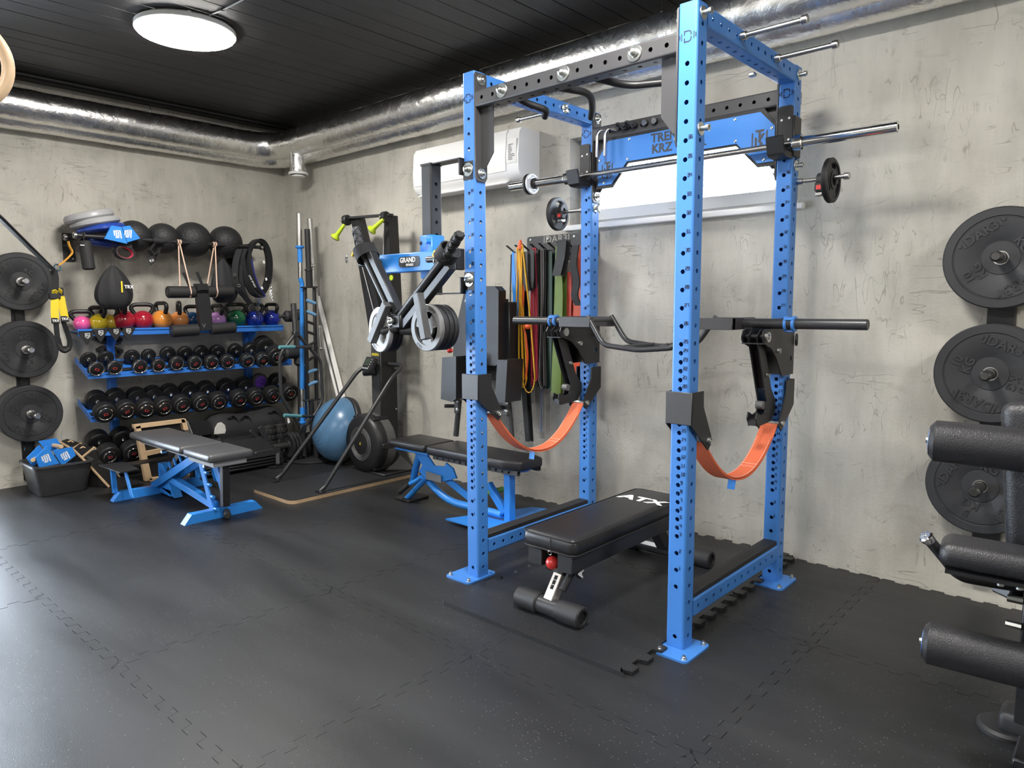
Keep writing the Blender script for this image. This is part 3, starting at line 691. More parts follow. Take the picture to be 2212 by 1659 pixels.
# small plates
def small_plate(name, label, c, ax, R, th, bore, m, rim=None, txt=None, tx=None, up=None, group=None):
    t = thing(name, label, 'weight plate', c, group)
    prof = [(-th/2,bore),(-th/2,bore+.012),(-th*.28,bore+.016),(-th*.28,R*.72),(-th/2,R*.78),(-th/2,R-.004),(-th/2+.004,R),(th/2-.004,R),(th/2,R-.004),(th/2,R*.78),(th*.28,R*.72),(th*.28,bore+.016),(th/2,bore+.012),(th/2,bore),(-th/2,bore)]
    G().lathe(c, ax, prof, 40).ob('disc', m, t)
    return t
t = small_plate('fractional_plate', 'small white-faced steel plate pair on the left sleeve of the barbell', (3.735,YB,ZB), (1,0,0), .062, .016, .0255, M('white_enamel', (.75,.76,.80), .3))
g = G().text('1.25', .020, (3.7435,YB,ZB-.046), (0,1,0), (0,0,1), .0006, bold=.0004); g.text('1.25', .020, (3.7435,YB,ZB+.046), (0,-1,0), (0,0,-1), .0006, bold=.0004); g.ob('lettering', BLK, t)
small_plate('fractional_plate', 'thin black steel plate behind the white-faced one on the barbell sleeve', (3.712,YB,ZB), (1,0,0), .064, .018, .0255, RUB)
G().cyl((3.745,YB,ZB), (3.775,YB,ZB), .033, n=22, bev=.003).ob('barbell_collar', RUB); tag(bpy.data.objects['barbell_collar'], 'black ring collar on the left sleeve of the barbell', 'collar')
# tri-grip plates on the lower pins
def tri_plate(c, ax, R, th, label):
    t = thing('grip_plate', label, 'weight plate', c, 'black grip plates on rack pins')
    ax = vec(ax)
    X, Y = (V3((0,1,0)), V3((0,0,1))) if ax.x > 0 else (V3((0,-1,0)), V3((0,0,1)))
    hol = [circ(0,0,.026,18)]
    for a in (90,210,330):
        w = []
        for k in range(9): w.append((R*.76*math.cos(math.radians(a-26+52*k/8)), R*.76*math.sin(math.radians(a-26+52*k/8))))
        for k in range(9): w.append((R*.52*math.cos(math.radians(a+20-40*k/8)), R*.52*math.sin(math.radians(a+20-40*k/8))))
        hol.append(w)
    G().prism(circ(0,0,R,40), vec(c)-ax*th*.35, X, Y, th*.7, holes=hol).ob('disc', RUB, t)
    G().lathe(c, ax, [(-th/2,R*.8),(-th/2,R-.006),(-th/2+.006,R),(th/2-.006,R),(th/2,R-.006),(th/2,R*.8),(-th/2,R*.8)], 40).ob('rim', RUB, t)
    G().lathe(c, ax, [(-th/2,.0255),(-th/2,.042),(th/2,.042),(th/2,.0255),(-th/2,.0255)], 24).ob('hub', RUB, t)
    return t
tri_plate((5.49,-.369,2.005), (1,0,0), .104, .03, 'matt black plate with three grip holes on the pin next to the bare wall')
tri_plate((3.865,-.40,1.990), (1,0,0), .102, .028, 'glossy black plate with three grip holes on the pin beside the band hanger')
for x, s, lb in ((5.445,-1,'black lever clamp collar with red mark against the grip plate on the outer pin'), (3.905,1,'black lever clamp collar against the grip plate above the band hanger')):
    t = thing('clamp_collar', lb, 'collar', (x,-.38,2.0)); yy = -.369 if s < 0 else -.40
    G().pipe((x-.014,yy,2.01), (x+.014,yy,2.01), .036, .012, 22, .003).ob('ring', RUB, t); G().bb(x-.02,yy-.035,1.955,x+.02,yy+.01,2.0, bev=.006).ob('lever', RUB, t); G().bb(x-.01,yy-.038,1.965,x+.012,yy-.034,1.985).ob('mark', RED, t)
    G().bb(x-.02,yy-.03,1.935,x+.016,yy+.012,1.955, bev=.004).ob('lever_tip', STEEL, t)
# ------------------------------------------------------------------ monolift arms on the two rear uprights
def monolift(x, label, eye):
    t = thing('monolift_arm', label, 'rack arm', (x,-.55,.85), 'monolift arms on the rear uprights')
    for sx in (-.052, .046):
        P = [(-.357,1.305),(-.357,1.075),(-.50,1.075),(-.535,1.115),(-.575,1.165),(-.64,1.215),(-.70,1.232),(-.735,1.245),(-.75,1.275),(-.735,1.30),(-.705,1.308)]
        hol = [circ(-.395,1.155,.012,10)]
        G().prism(P, (x+sx,0,0), (0,1,0), (0,0,1), .006, holes=hol).ob('side_plate', BLK, t)
    G().bb(x-.05,-.47,1.08,x+.05,-.462,1.30).ob('cross_plate', BLK, t)
    G().bb(x-.05,-.745,1.238,x+.05,-.69,1.243).ob('stop_bar', BLK, t)
    for sx in (-.024, .018):
        P = [(-.745,1.275),(-.70,1.305),(-.66,1.275),(-.64,1.20),(-.56,1.02),(-.50,.955),(-.50,.90),(-.545,.855),(-.70,.845),(-.725,.885),(-.715,.915),(-.665,.895),(-.62,.905),(-.605,.955),(-.635,1.02),(-.695,1.16)]
        G().prism(P, (x+sx,0,0), (0,1,0), (0,0,1), .006).ob('hook_plate', BLK, t)
    G().bb(x-.02,-.715,.85,x+.02,-.69,.88).ob('hook_lip', BLK, t)
    G().beam((x,-.67,1.20), (x,-.60,1.02), .036, .006, up=(0,1,.4)).ob('web', BLK, t)
    G().cyl((x-.018,-.625,.94), (x+.018,-.625,.94), .02, n=16).ob('roller', M('grey_roller', (.11,.11,.11), .4), t)
    bolt(t, (x+.052,-.703,1.271), (1,0,0), R=.024, r=.021, L=.018); bolt(t, (x-.052,-.703,1.271), (-1,0,0), R=.022, r=.02, L=.02)
    G().cyl((x-.05,-.703,1.271), (x+.05,-.703,1.271), .012, n=14).ob('axle', BLKS, t)
    bolt(t, (x+.052,-.56,1.20), (1,0,0), R=.014, r=.011, L=.008, name='screw'); bolt(t, (x+.024,-.615,1.085), (1,0,0), R=.011, r=.008, L=.007, name='screw')
    bolt(t, (x,-.352,1.185), (0,1,0), R=.016, r=.01, L=.02, name='screw')
    if eye:
        G().torus((x+.052,-.328,1.245), (1,.3,0), .026, .0065, 22, 8).ob('pull_ring', BLK, t)
    else: G().cyl((x+.052,-.40,1.245), (x+.09,-.40,1.245), .007, n=10).ob('pull_pin', STEEL, t)
    return t
monolift(4.110, 'black swing-away lift arm with hook on the upright beside the resistance bands', False)
monolift(5.291, 'black swing-away lift arm with hook and pull ring, next to the bare wall', True)
# ------------------------------------------------------------------ cambered multi-grip bar lying on the arms
mb = thing('multi_grip_bar', 'black cambered multi-grip bar with blue collars lying across the two lift arms', 'barbell', (4.67,-.62,1.33)); YM, ZM = -.62, 1.3315
for a, b in ((3.70,4.17),(5.18,5.755)): G().cyl((a,YM,ZM), (b,YM,ZM), .0245, n=26, bev=.003).ob('sleeve', BLKS, mb)
for a, b in ((4.065,4.17),(5.18,5.36)): pass
for s, xa in ((1,4.155),(-1,5.195)):
    G().bb(xa, -.745, ZM-.03, xa+s*.012, -.50, ZM+.028, bev=.002).ob('end_plate', GREYP, mb)
    for yy in (-.735, -.505):
        G().bb(xa, yy-.018, ZM-.03, xa+s*(.215 if yy < -.6 else .20), yy+.018, ZM+.026, bev=.002).ob('side_rail', GREYP, mb)
    G().tube([(xa+s*.20,-.735,ZM+.006),(xa+s*.20,-.505,ZM+.006)], .014, 10).ob('grip', BLKS, mb)
for yy, za in ((-.735,-.125),(-.505,-.115)):
    pts = [(4.345,yy,ZM+.03),(4.45,yy,ZM+za),(4.67,yy,ZM+za-.02),(4.89,yy,ZM+za),(4.995,yy,ZM+.03)]
    G().tube(fillet(pts, .045, 6), .0145, 12).ob('camber_tube', BLKS, mb)
for s in (-1, 1): G().tube([(4.67+s*.12,-.735,ZM-.137),(4.67+s*.04,-.505,ZM-.127)], .013, 10).ob('grip', BLKS, mb)
for x, lb in ((4.016,'blue and black clamp collar on the multi-grip bar beside the bands'),(5.42,'blue and black clamp collar on the multi-grip bar near its long free end')):
    t = thing('clamp_collar', lb, 'collar', (x,YM,ZM), 'blue collars on the multi-grip bar')
    for dx in (-.018,.018): G().pipe((x+dx-.007,YM,ZM), (x+dx+.007,YM,ZM), .037, .0248, 26, .003).ob('blue_ring', BLUE, t)
    G().pipe((x-.024,YM,ZM), (x+.024,YM,ZM), .032, .0246, 26).ob('sleeve', BLK, t)
    for a in (20, 140, 260):
        c, s = math.cos(math.radians(a)), math.sin(math.radians(a)); G().box((x,YM+c*.034,ZM+s*.034), (.046,.016,.012), Matrix.Rotation(math.radians(a-90),3,'X'), bev=.002).ob('pad', BLUE, t)
# ------------------------------------------------------------------ safety straps
STRAP = M('orange_webbing', (.66,.135,.055), .72, bump=.5, bs=700, bdist=.0008, var=.12)
STITCH = M('pale_stitching', (.75,.52,.42), .8)
def safety(x, label, zlow, lab2):
    br = []
    for y, sgn in ((-1.374,1), (-.397,-1)):
        t = thing('strap_bracket', lab2+(' on the front upright' if sgn > 0 else ' on the rear upright'), 'bracket', (x,y,.9), 'black brackets of the safety straps')
        yf = y-sgn*.042; za = .98 if sgn > 0 else .955
        G().bb(x-.058, yf-sgn*.008, za-.035, x+.058, yf, za+.095, bev=.002).ob('front_plate', GREYP, t)
        for sx in (-.058, .052):
            P = [(yf-sgn*.006,za+.095),(y+sgn*.05,za+.095),(y+sgn*.052,za+.03),(y+sgn*.125,za-.10),(y+sgn*.125,za-.13),(y+sgn*.10,za-.155),(y+sgn*.07,za-.13),(yf-sgn*.006,za-.035)]
            G().prism(P, (x+sx,0,0), (0,1,0), (0,0,1), .006).ob('side_arm', BLK, t)
        bolt(t, (x+.058, y+sgn*.10, za-.115), (1,0,0), R=.014, r=.012, L=.012)
        G().cyl((x-.05,y+sgn*.10,za-.115), (x+.05,y+sgn*.10,za-.115), .010, n=12).ob('axle', ZINC, t)
        br.append((y+sgn*.10, za-.115))
    (ya, za), (yb, zb) = br
    t = thing('safety_strap', label, 'strap', (x,-.88,zlow), 'orange safety straps in the rack')
    N = 34; ctr = []
    for k in range(N+1):
        s = k/N; y = ya+(yb-ya)*s; a = 2*s-1
        z = (za*(1-s)+zb*s)-((za+zb)/2-zlow)*(1-abs(a)**2.15); ctr.append(V3((x, y, z)))
    G().strip(ctr, V3((1,0,0)), .082, .006).ob('webbing', STRAP, t)
    lay = [c+V3((0,0,.0085)) for c in ctr[3:-3]]
    G().strip(lay, V3((1,0,0)), .076, .004).ob('inner_layer', STRAP, t)
    g = G()
    for sx in (-.034, .034):
        for a, b in zip(lay, lay[1:]):
            for q in range(2):
                p0 = a.lerp(b, q/2+.05); p1 = a.lerp(b, q/2+.38); g.beam(p0+V3((sx,0,.0025)), p1+V3((sx,0,.0025)), .0022, .0012)
    for i in (9, 10, 20, 21):
        c = lay[i]; g.beam(c+V3((-.036,0,.0025)), c+V3((.036,0,.0025)), .0022, .0012)
    g.ob('stitching', STITCH, t)
    m = ctr[N//2-3]; G().prism([(-.018,0),(.018,0),(.016,-.045),(-.020,-.045)], m+V3((.02,0,-.002)), (1,0,0), (0,.15,1), .0015).ob('tag', BLUE2, t)
    return t
safety(4.110, 'orange safety strap sagging between the rack uprights beside the resistance bands', .602, 'black bracket of the safety strap beside the bands,')
safety(5.291, 'orange safety strap sagging between the rack uprights next to the bare wall', .632, 'black bracket of the safety strap next to the bare wall,')
# ------------------------------------------------------------------ left wall: dumbbell and kettlebell rack
ORD = ['first','second','third','fourth','fifth','sixth','seventh','eighth','ninth','tenth','eleventh','twelfth','thirteenth']
dr = thing('dumbbell_rack', 'blue wall rack with a kettlebell shelf and slanted dumbbell trays', 'rack', (.18,-1.12,0))
for y in (-1.738, -.492):
    G().bb(.005, y-.03, .0, .075, y+.03, 1.20, bev=.004).ob('post', BLUE3, dr)
    G().prism([(.07,1.19),(.23,1.19),(.23,1.17),(.07,1.03)], (0,y+.004,0), (1,0,0), (0,0,1), .008).ob('bracket', BLUE3, dr)
G().bb(.005, -2.035, 1.228, .255, -.215, 1.234).ob('shelf', BLUE3, dr)
G().bb(.247, -2.035, 1.192, .255, -.215, 1.250, bev=.002).ob('shelf_lip', BLUE3, dr)
for z0 in (.868, .518, .118):
    y0, y1 = -2.015, (-.205 if z0 > .3 else -1.30); MT = BLUE3 if z0 > .3 else BLK; k = .40
    zz = lambda x, d: z0+(.37-x)*k+d
    if z0 > .3:
        G().prism([(.075,zz(.075,-.014)),(.37,zz(.37,-.014)),(.372,zz(.37,-.006)),(.078,zz(.075,-.006))], (0,y1,0), (1,0,0), (0,0,1), y1-y0).ob('tray', MT, dr)
        G().bb(.364,y0,z0-.014,.372,y1,z0+.010).ob('tray_lip', MT, dr)
        for y in (-1.66, -.40): G().prism([(.07,zz(.07,-.02)),(.22,zz(.22,-.02)),(.22,zz(.22,-.075)),(.19,zz(.22,-.085)),(.07,zz(.15,-.05))], (0,y+.02,0), (1,0,0), (0,0,1), .05).ob('tray_bracket', MT, dr)
        for y in (y0, y1): G().prism([(.075,zz(.075,-.014)),(.37,zz(.37,-.014)),(.372,zz(.37,.034)),(.078,zz(.075,.034))], (0,y,0), (1,0,0), (0,0,1), .005).ob('tray_end', MT, dr)
    else:
        for y in (-1.93,-1.40): G().bb(.02,y-.02,0,.36,y+.02,.03).ob('floor_foot', MT, dr); G().beam((.10,y,.0), (.10,y,zz(.10,.0)), .03, .03).ob('stub_post', MT, dr); G().beam((.30,y,.0), (.30,y,zz(.30,.0)), .03, .03).ob('stub_post', MT, dr)
    for xx in (.16,.29): G().beam((xx,y0+.005,zz(xx,.010)), (xx,y1-.005,zz(xx,.010)), .022, .022).ob('saddle_rail', RUB, dr)
DBH = M('dumbbell_rubber', (.012,.012,.013), .42, bump=.2, bs=600, bdist=.0004)
REDP = M('red_print', (.65,.06,.07), .5); KN = M('knurled_handle', (.10,.095,.09), .45, 1.)
def dumbbell(r, hl, gl, rc):
    """round-head rubber dumbbell: axis +X, origin = centre; hl head length, gl grip length, rc chrome cap radius"""
    t = thing('dumbbell', 'x', 'dumbbell', (0,0,0)); L = gl/2+hl
    for s in (-1, 1):
        a = V3((s,0,0)); o = V3((s*gl/2,0,0))
        G().lathe(o, a, [(0,0),(0,r*.6),(.004,r*.9),(.012,r-.001),(.018,r),(hl-.012,r),(hl-.006,r-.002),(hl-.002,r-.008),(hl,rc+.006),(hl,0)], 32).ob('head', DBH, t)
        G().lathe(o, a, [(hl-.001,rc+.007),(hl+.004,rc+.005),(hl+.005,rc),(hl+.002,rc-.004)], 32).ob('chrome_ring', CHROME, t)
        cp = G().lathe(o, a, [(hl+.001,rc-.001),(hl+.004,rc-.006),(hl+.004,0)], 28).ob('end_cap', DBH, t)
        G().lathe(o, a, [(-.018,.0135),(-.012,.017),(-.004,.021),(0,.021)], 18).ob('chrome_collar', CHROME, t)
        if s > 0:
            g = G()
            for x, y, w, h in ((0,.008,.030,.003),(0,-.008,.030,.003),(.0145,0,.003,.018),(-.013,0,.006,.018)):
                g.box((gl/2+hl+.0045, x, y), (.0008, w, h))
            g.ob('weight_mark', REDP, cp)
    G().lathe((-gl/2,0,0), (1,0,0), [(0,.0125),(gl*.25,.0145),(gl*.5,.0155),(gl*.75,.0145),(gl,.0125)], 18).ob('handle', KN, t)
    return t
def place_db(proto, used, u, v, xf, label, group, Lh, slope=-.40, yaw=0., roll=0.):
    f = px(u, v, 'x', xf); X = V3((1, yaw, slope)).normalized(); c = f-X*Lh
    Y = V3((0,1,0)); Y = (Y-X*Y.dot(X)).normalized(); Z = X.cross(Y)
    Y2 = Y*math.cos(roll)+Z*math.sin(roll)
    m = mat4(c, X, Y2)
    if not used: proto.matrix_world = m; proto['label'] = label; proto['group'] = group; proto['wl'] = list(c); return proto
    return dup(proto, m, label, group)
rnd = random.Random(3)
pr = None
T1 = [(209.5,798),(248.5,795.5),(303.5,793),(344,790.5),(383.5,787),(423,786),(458.7,785),(493,783.5),(536.5,781),(569,779)]
T1r = [.060,.060,.060,.058,.064,.064,.066,.067,.067,.068]
for k, (u, v) in enumerate(T1):
    r = T1r[k]*1.06; hl = .030+.0045*k
    p = dumbbell(r, hl, .15, r*.82 if k < 4 else r*.74); place_db(p, False, u, v, .405, f'black round-head dumbbell, {ORD[k]} on the upper tray from the plate tower', 'dumbbells on the upper tray', .15/2+hl, roll=rnd.uniform(-.8,.8), yaw=rnd.uniform(-.05,.05))
p = dumbbell(.098, .098, .13, .050); place_db(p, False, 600, 772, .44, 'largest black round-head dumbbell, last on the upper tray beside the corner', 'dumbbells on the upper tray', .163)
T2 = [(229,895),(274.8,889.5),(317,887),(356.2,882.5),(395.5,877.5),(437.4,873),(475,870.4),(520.4,865),(555.4,861),(591.7,857.4)]
for k, (u, v) in enumerate(T2):
    r = .083 if k < 5 else .085; hl = .084+.002*k
    p = dumbbell(r, hl, .13, r*.60); place_db(p, False, u, v, .435, f'heavy black round-head dumbbell, {ORD[k]} on the lower tray from the plate tower', 'dumbbells on the lower tray', .065+hl, roll=rnd.uniform(-.8,.8), yaw=rnd.uniform(-.05,.05))
p = dumbbell(.086, .10, .13, .042); place_db(p, False, 629, 851, .445, 'heaviest black round-head dumbbell, last on the lower tray beside the corner bars', 'dumbbells on the lower tray', .165)
for k, y in enumerate((-1.90,-1.715,-1.53)):
    p = dumbbell(.088, .105, .13, .046); c = V3((.225,y,.265)); X = V3((1,0,-.40)).normalized(); p.matrix_world = mat4(c, X, (0,1,0)); p['wl'] = list(c); p['label'] = f'extra heavy black dumbbell on the bottom tray, {ORD[k]} from the plate tower'; p['group'] = 'dumbbells on the bottom tray'
# purple-capped roller between the lower dumbbells
t = thing('ab_roller', 'black ab roller with a purple hub lying among the lower tray dumbbells', 'ab roller', (.20,-.46,.70))
c = px(562,824,'x',.24); G().lathe(c+V3((-.05,0,.01)), (1,0,-.2), [(0,0),(0,.06),(.01,.075),(.05,.078),(.06,.07),(.062,.06)], 30).ob('tyre', RUB, t); G().lathe(c+V3((.005,0,0)), (1,0,-.2), [(0,.066),(.004,.06),(.006,.012),(.02,.012),(.02,0)], 24).ob('hub', M('purple_plastic', (.07,.02,.22), .4), t)
# ------------------------------------------------------------------ kettlebells
def kettlebell(r, H, col, name):
    t = thing('kettlebell', 'x', 'kettlebell', (0,0,0)); m = M('kettle_'+name, col, .16, coat=.6, var=.03); hm = M('black_handle_coat', (.010,.010,.011), .4, bump=.3, bs=500, bdist=.0005)
    prof = []
    for i in range(17):
        a = -math.pi/2+math.pi*i/16; z = r*.90+r*math.sin(a)*.96; rr = r*math.cos(a)
        if z < 0: z, rr = 0, min(rr+.3*r, r*.62)
        prof.append((z, max(rr,0)))
    prof[0] = (0,0)
    b = G().lathe((0,0,0), (0,0,1), prof, 32).ob('body', m, t)
    w = max(.080, r*.98); top = H-.018; zb = r*1.52
    pts = [(-w*.58,0,zb-.012),(-w*.80,0,zb+(top-zb)*.18),(-w*1.0,0,zb+(top-zb)*.55),(-w*.94,0,top-.012),(-w*.60,0,top),(w*.60,0,top),(w*.94,0,top-.012),(w*1.0,0,zb+(top-zb)*.55),(w*.80,0,zb+(top-zb)*.18),(w*.58,0,zb-.012)]
    G().tube(fillet(pts, .03, 5), .0178, 14).ob('handle', hm, t)
    for s in (-1,1): G().lathe((s*w*.42,0,zb-r*.30), (s*.55,0,1), [(0,r*.42),(r*.20,r*.30),(r*.36,.0225),(r*.42,.0182)], 20).ob('horn', m, t)
    return t
KB = [(177,.066,.175,(.78,.10,.33),'pink',20,.14,'small pink kettlebell on the blue shelf end'), (212,.074,.208,(.80,.58,.02),'yellow',-35,.15,'bright yellow kettlebell beside the pink one'), (238,.072,.208,(.62,.43,.035),'mustard',-30,.10,'mustard yellow kettlebell behind the bright yellow one'),
 (268,.090,.240,(.37,.012,.028),'red',-70,.14,'red kettlebell with its handle turned edge-on, beside the yellow pair'), (309,.088,.232,(.36,.012,.03),'crimson',15,.14,'red kettlebell with its handle facing the room, beside an orange one'),
 (350,.089,.245,(.75,.27,.04),'orange',-52,.14,'orange kettlebell with a half-turned handle next to the red pair'), (388,.083,.250,(.68,.25,.06),'apricot',-78,.12,'orange kettlebell with its handle edge-on beside the hanging roller attachment'),
 (418,.080,.215,(.01,.055,.16),'steelblue',-30,.12,'dark blue kettlebell mostly hidden behind the hanging roller attachment'), (470,.080,.222,(.55,.27,.62),'lilac',-48,.13,'lilac kettlebell next to the green one'),
 (511,.091,.235,(.005,.10,.04),'green',10,.13,'dark green kettlebell between the lilac and blue ones'), (551,.088,.235,(.008,.025,.28),'blue',25,.14,'royal blue kettlebell under the hanging carabiners'), (588,.088,.235,(.008,.022,.27),'cobalt',-50,.14,'royal blue kettlebell at the shelf end by the corner')]
for u, r, H, col, nm, rot, xx, lab in KB:
    k = kettlebell(r, H, col, nm); y = px(u, 700, 'x', xx).y; k.location = (xx, y, 1.2345); k.rotation_euler.z = math.radians(rot+60); k['label'] = lab; k['group'] = 'kettlebells on the blue shelf'; k['wl'] = [xx,y,1.2345]
# triangular black pads with shield badge on the shelf lip
for k, (u, v, dz) in enumerate(((187,722,0),(216,716,0),(249,713,0),(276,712,0))):
    y = px(u, v, 'x', .262).y; z = px(u, v, 'x', .262).z
    t = thing('triangle_hook', f'black triangular hanger with a shield badge, {ORD[k]} on the shelf from the plate tower', 'hook', (.26,y,z), 'triangular hangers on the kettlebell shelf')
    G().prism([(-.060,.012),(-.052,.02),(.052,.02),(.060,.012),(.030,-.045),(.010,-.082),(-.004,-.086),(-.02,-.06)], (.2565,y,z), (0,1,0), (0,0,1), .006).ob('plate', BLK, t)
    g = G(); o = V3((.2632,y+.006,z-.012)); sh = [(-.018,.02),(.018,.02),(.018,-.008),(0,-.024),(-.018,-.008)]
    g.prism(sh, o, (0,1,0), (0,0,1), .0008, holes=[[(a*.8,b*.8) for a, b in sh]])
    for a, b, w, h in ((-.009,.004,.003,.016),(-.004,.004,.003,.016),(.005,.006,.012,.003),(.008,.0,.003,.014),(.003,-.006,.003,.012)): g.box(o+V3((.0004,a,b)), (.0008,w,h))
    g.ob('badge', WHITE, t)
for k, (u, v) in enumerate(((232,732),(255,735),(236,756),(257,760))):
    p = px(u, v, 'x', .06); s = -1 if k % 2 == 0 else 1
    t = thing('lock_collar', f'black lock collar clipped to the blue post, {["upper, plate tower side","upper, dumbbell side","lower, plate tower side","lower, dumbbell side"][k]}', 'collar', p, 'lock collars on the blue post')
    y = -1.738+s*.052; G().lathe((.02,y,p.z), (1,0,0), [(0,.018),(0,.036),(.004,.04),(.045,.04),(.049,.036),(.049,.018),(0,.018)], 8).ob('ring', RUB, t); G().bb(.02,y+s*.03,p.z-.012,.06,y+s*.05,p.z+.02, bev=.004).ob('lever', RUB, t)
# ------------------------------------------------------------------ upper double rail
rl = thing('ball_rail', 'black double-bar wall rail carrying medicine balls above the kettlebells', 'rail', (.2,-1.25,1.99))
ZR = 1.985; yl, yr = -2.03, -.485
for xx in (.13, .36):
    G().cyl((xx,yl,ZR), (xx,yr,ZR), .0165, n=16).ob('bar', BLK, rl)
    for y, s in ((yl,-1),(yr,1)): G().pipe((xx,y,ZR), (xx,y+s*.022,ZR), .025, .013, 20, .003).ob('end_cap', STEEL, rl)
for y in (-1.985, -.60):
    G().prism(rrect(y-.045, 1.80, y+.045, 2.03, .015), (0,0,0), (0,1,0), (0,0,1), .006).ob('wall_plate', BLK, rl)
    G().prism([(.004,2.02),(.40,2.008),(.40,1.972),(.30,1.965),(.004,1.83)], (0,y+.003,0), (1,0,0), (0,0,1), .006).ob('arm', BLK, rl)
    for z in (1.825,2.012): G().lathe((.006,y+.025,z), (1,0,0), [(0,.008),(.004,.006),(.004,0)], 8).ob('screw', ZINC, rl)
BALLM = M('textured_ball_rubber', (.014,.014,.016), .55, bump=1., bs=75, bdist=.006)
for k, (u, v, r) in enumerate(((289,511,.137),(352,509,.135),(416,512,.158),(487,516,.150))):
    p = px(u, v, 'x', .25)
    lab = ['medium black slam ball behind the blue push-up stands','smaller black slam ball with studded top, beside the push-up stands','largest black slam ball with a filling cap, on the double rail','smooth-topped black slam ball beside the hanging belts'][k]
    b = G().sphere((.245,p.y,2.018+(r-.14)*.35), r, (1,1,.97), 40, 24); o = b.ob('slam_ball', BALLM); tag(o, lab, 'slam ball', 'slam balls on the rail')
# balance cushions
GRY = M('grey_silver_vinyl', (.33,.33,.34), .33, var=.04); BLV = M('blue_vinyl', (.015,.05,.30), .3)
def cushion(u, v, xx, R, th, col, lab, til):
    p = px(u, v, 'x', xx); t = thing('balance_cushion', lab, 'balance cushion', p, 'balance cushions on the rail')
    ax = V3((-.03, til, 1)).normalized()
    pr = [(-th*.42,0),(-th*.42,R*.55),(-th*.5,R*.72),(-th*.42,R*.92),(-th*.18,R),(th*.12,R),(th*.42,R*.92),(th*.5,R*.72),(th*.42,R*.55),(th*.42,0)]
    G().lathe(p, ax, pr, 48).ob('disc', col, t)
    d, a, b = frame(ax); g = G()
    for i in range(64):
        an = 2*math.pi*i/64; q = p+(a*math.cos(an)+b*math.sin(an))*R*.80-ax*th*.50; g.lathe(q+ax*.006, -ax, [(0,.004),(.008,.003),(.009,0)], 6)
    o = g.ob('studs', col, t, kind='stuff'); return t
cushion(192, 468, .22, .185, .072, GRY, 'silver-grey balance cushion on top of the stack on the wall rail', -.27)
cushion(206, 481, .24, .185, .062, GRY, 'silver-grey balance cushion in the middle of the stack on the wall rail', -.24)
cushion(219, 494, .25, .18, .060, BLV, 'blue balance cushion at the bottom of the stack on the wall rail', -.18)
t = thing('blue_pad', 'dark blue exercise pad slung between the rail bars under the balance cushions', 'pad', (.22,-1.8,1.90))
p = px(218, 526, 'x', .22); G().box(p, (.16,.22,.05), Matrix.Rotation(-.12,3,'X'), bev=.018, seg=3).ob('pad', BLV, t)
# blue push-up stands hung on the front bar
SKY = M('sky_blue_board', (.02,.22,.72), .45)
def stand_logo(par, o, X, Y, k):
    g = G(); o, X, Y = vec(o), vec(X).normalized(), vec(Y).normalized(); R = Matrix((X,Y,X.cross(Y))).transposed()
    for a, b, w, h in ((-.022,.008,.010,.045),(-.006,.004,.010,.055),(.010,.006,.010,.050),(.026,-.004,.010,.060),(-.004,-.026,.030,.010),(.014,.029,.034,.010),(-.014,.024,.014,.009)): g.box(o+X*a*k+Y*b*k, (w*k,h*k,.001), R)
    g.ob('logo', WHITE, par)
for k, (pix, lc, lab) in enumerate((([(239,487.6),(261,491),(273,527),(224,516)], (253.5,506), 'blue trapezoid push-up stand hanging on the rail, nearer the balance cushions'), ([(262,490),(278.5,487.6),(301,515.5),(273,524)], (276,505), 'blue trapezoid push-up stand hanging on the rail, nearer the slam balls'))):
    xx = .43 if k == 0 else .405; P = pxl(pix, 'x', xx)
    t = thing('push_up_stand', lab, 'push-up stand', P[2], 'push-up stands on the wall rail')
    ppoly(G(), pix, 'x', xx, .02).ob('end_board', SKY, t); ppoly(G(), pix, 'x', xx-.14, .02).ob('end_board', SKY, t)
    c = (P[0]+P[1])/2-V3((0,0,.03)); G().cyl(V3((xx-.13,c.y,c.z)), V3((xx+.002,c.y,c.z)), .015, n=14).ob('dowel', PLY, t)
    q = px(*lc, 'x', xx+.0205); stand_logo(t, q, (0,1,0), (0,.12*(1 if k else -1),1), .95)
# black padded bar sleeve, cuffs, straps
a, b = px(183,520,'x',.39), px(192.5,583,'x',.39)
t = thing('bar_pad', 'black foam bar pad hanging by a cord beside the orange sling', 'bar pad', b)
G().cyl(a, b, .046, n=28, bev=.012).ob('foam', FOAM, t); G().tube([px(183,503,'x',.38),px(180,512,'x',.39),a+V3((0,0,-.01))], .004, 6).ob('cord', NYLON, t)
G().box(px(178,529.5,'x',.436), (.001,.03,.006)).ob('label_print', WHITE, t)
def loop_strip(c, X, Y, rx, ry, w, th, m, name, par, a0=0, a1=360, n=26):
    c, X, Y = vec(c), vec(X), vec(Y); N = X.cross(Y).normalized(); full = a1-a0 >= 360
    pts = [c+X*rx*math.cos(math.radians(t))+Y*ry*math.sin(math.radians(t)) for t in np.linspace(a0, a1, n, endpoint=not full)]
    return G().strip(pts, N, w, th, closed=full).ob(name, m, par)
t = thing('ankle_cuff', 'black ankle cuff with pink lining hanging under the push-up stands', 'cuff', px(268,560,'x',.38))
c = px(268,546,'x',.38); loop_strip(c, V3((0,1,-.2)), V3((0,.2,1)), .068, .05, .075, .010, NYLON, 'cuff', t); loop_strip(c, V3((0,1,-.2)), V3((0,.2,1)), .060, .042, .05, .004, M('pink_lining', (.55,.05,.10), .7), 'lining', t)
G().beam(c+V3((0,.05,.045)), px(280,515,'x',.375), .004, .03).ob('strap', NYLON, t)
t = thing('wrist_strap', 'black wrist strap with a white script logo looped over the rail', 'strap', px(330,570,'x',.37))
loop_strip((.36,px(341,522,'x',.36).y,ZR), V3((1,0,0)), V3((0,0,1)), .024, .024, .085, .006, NYLON, 'bar_loop', t)
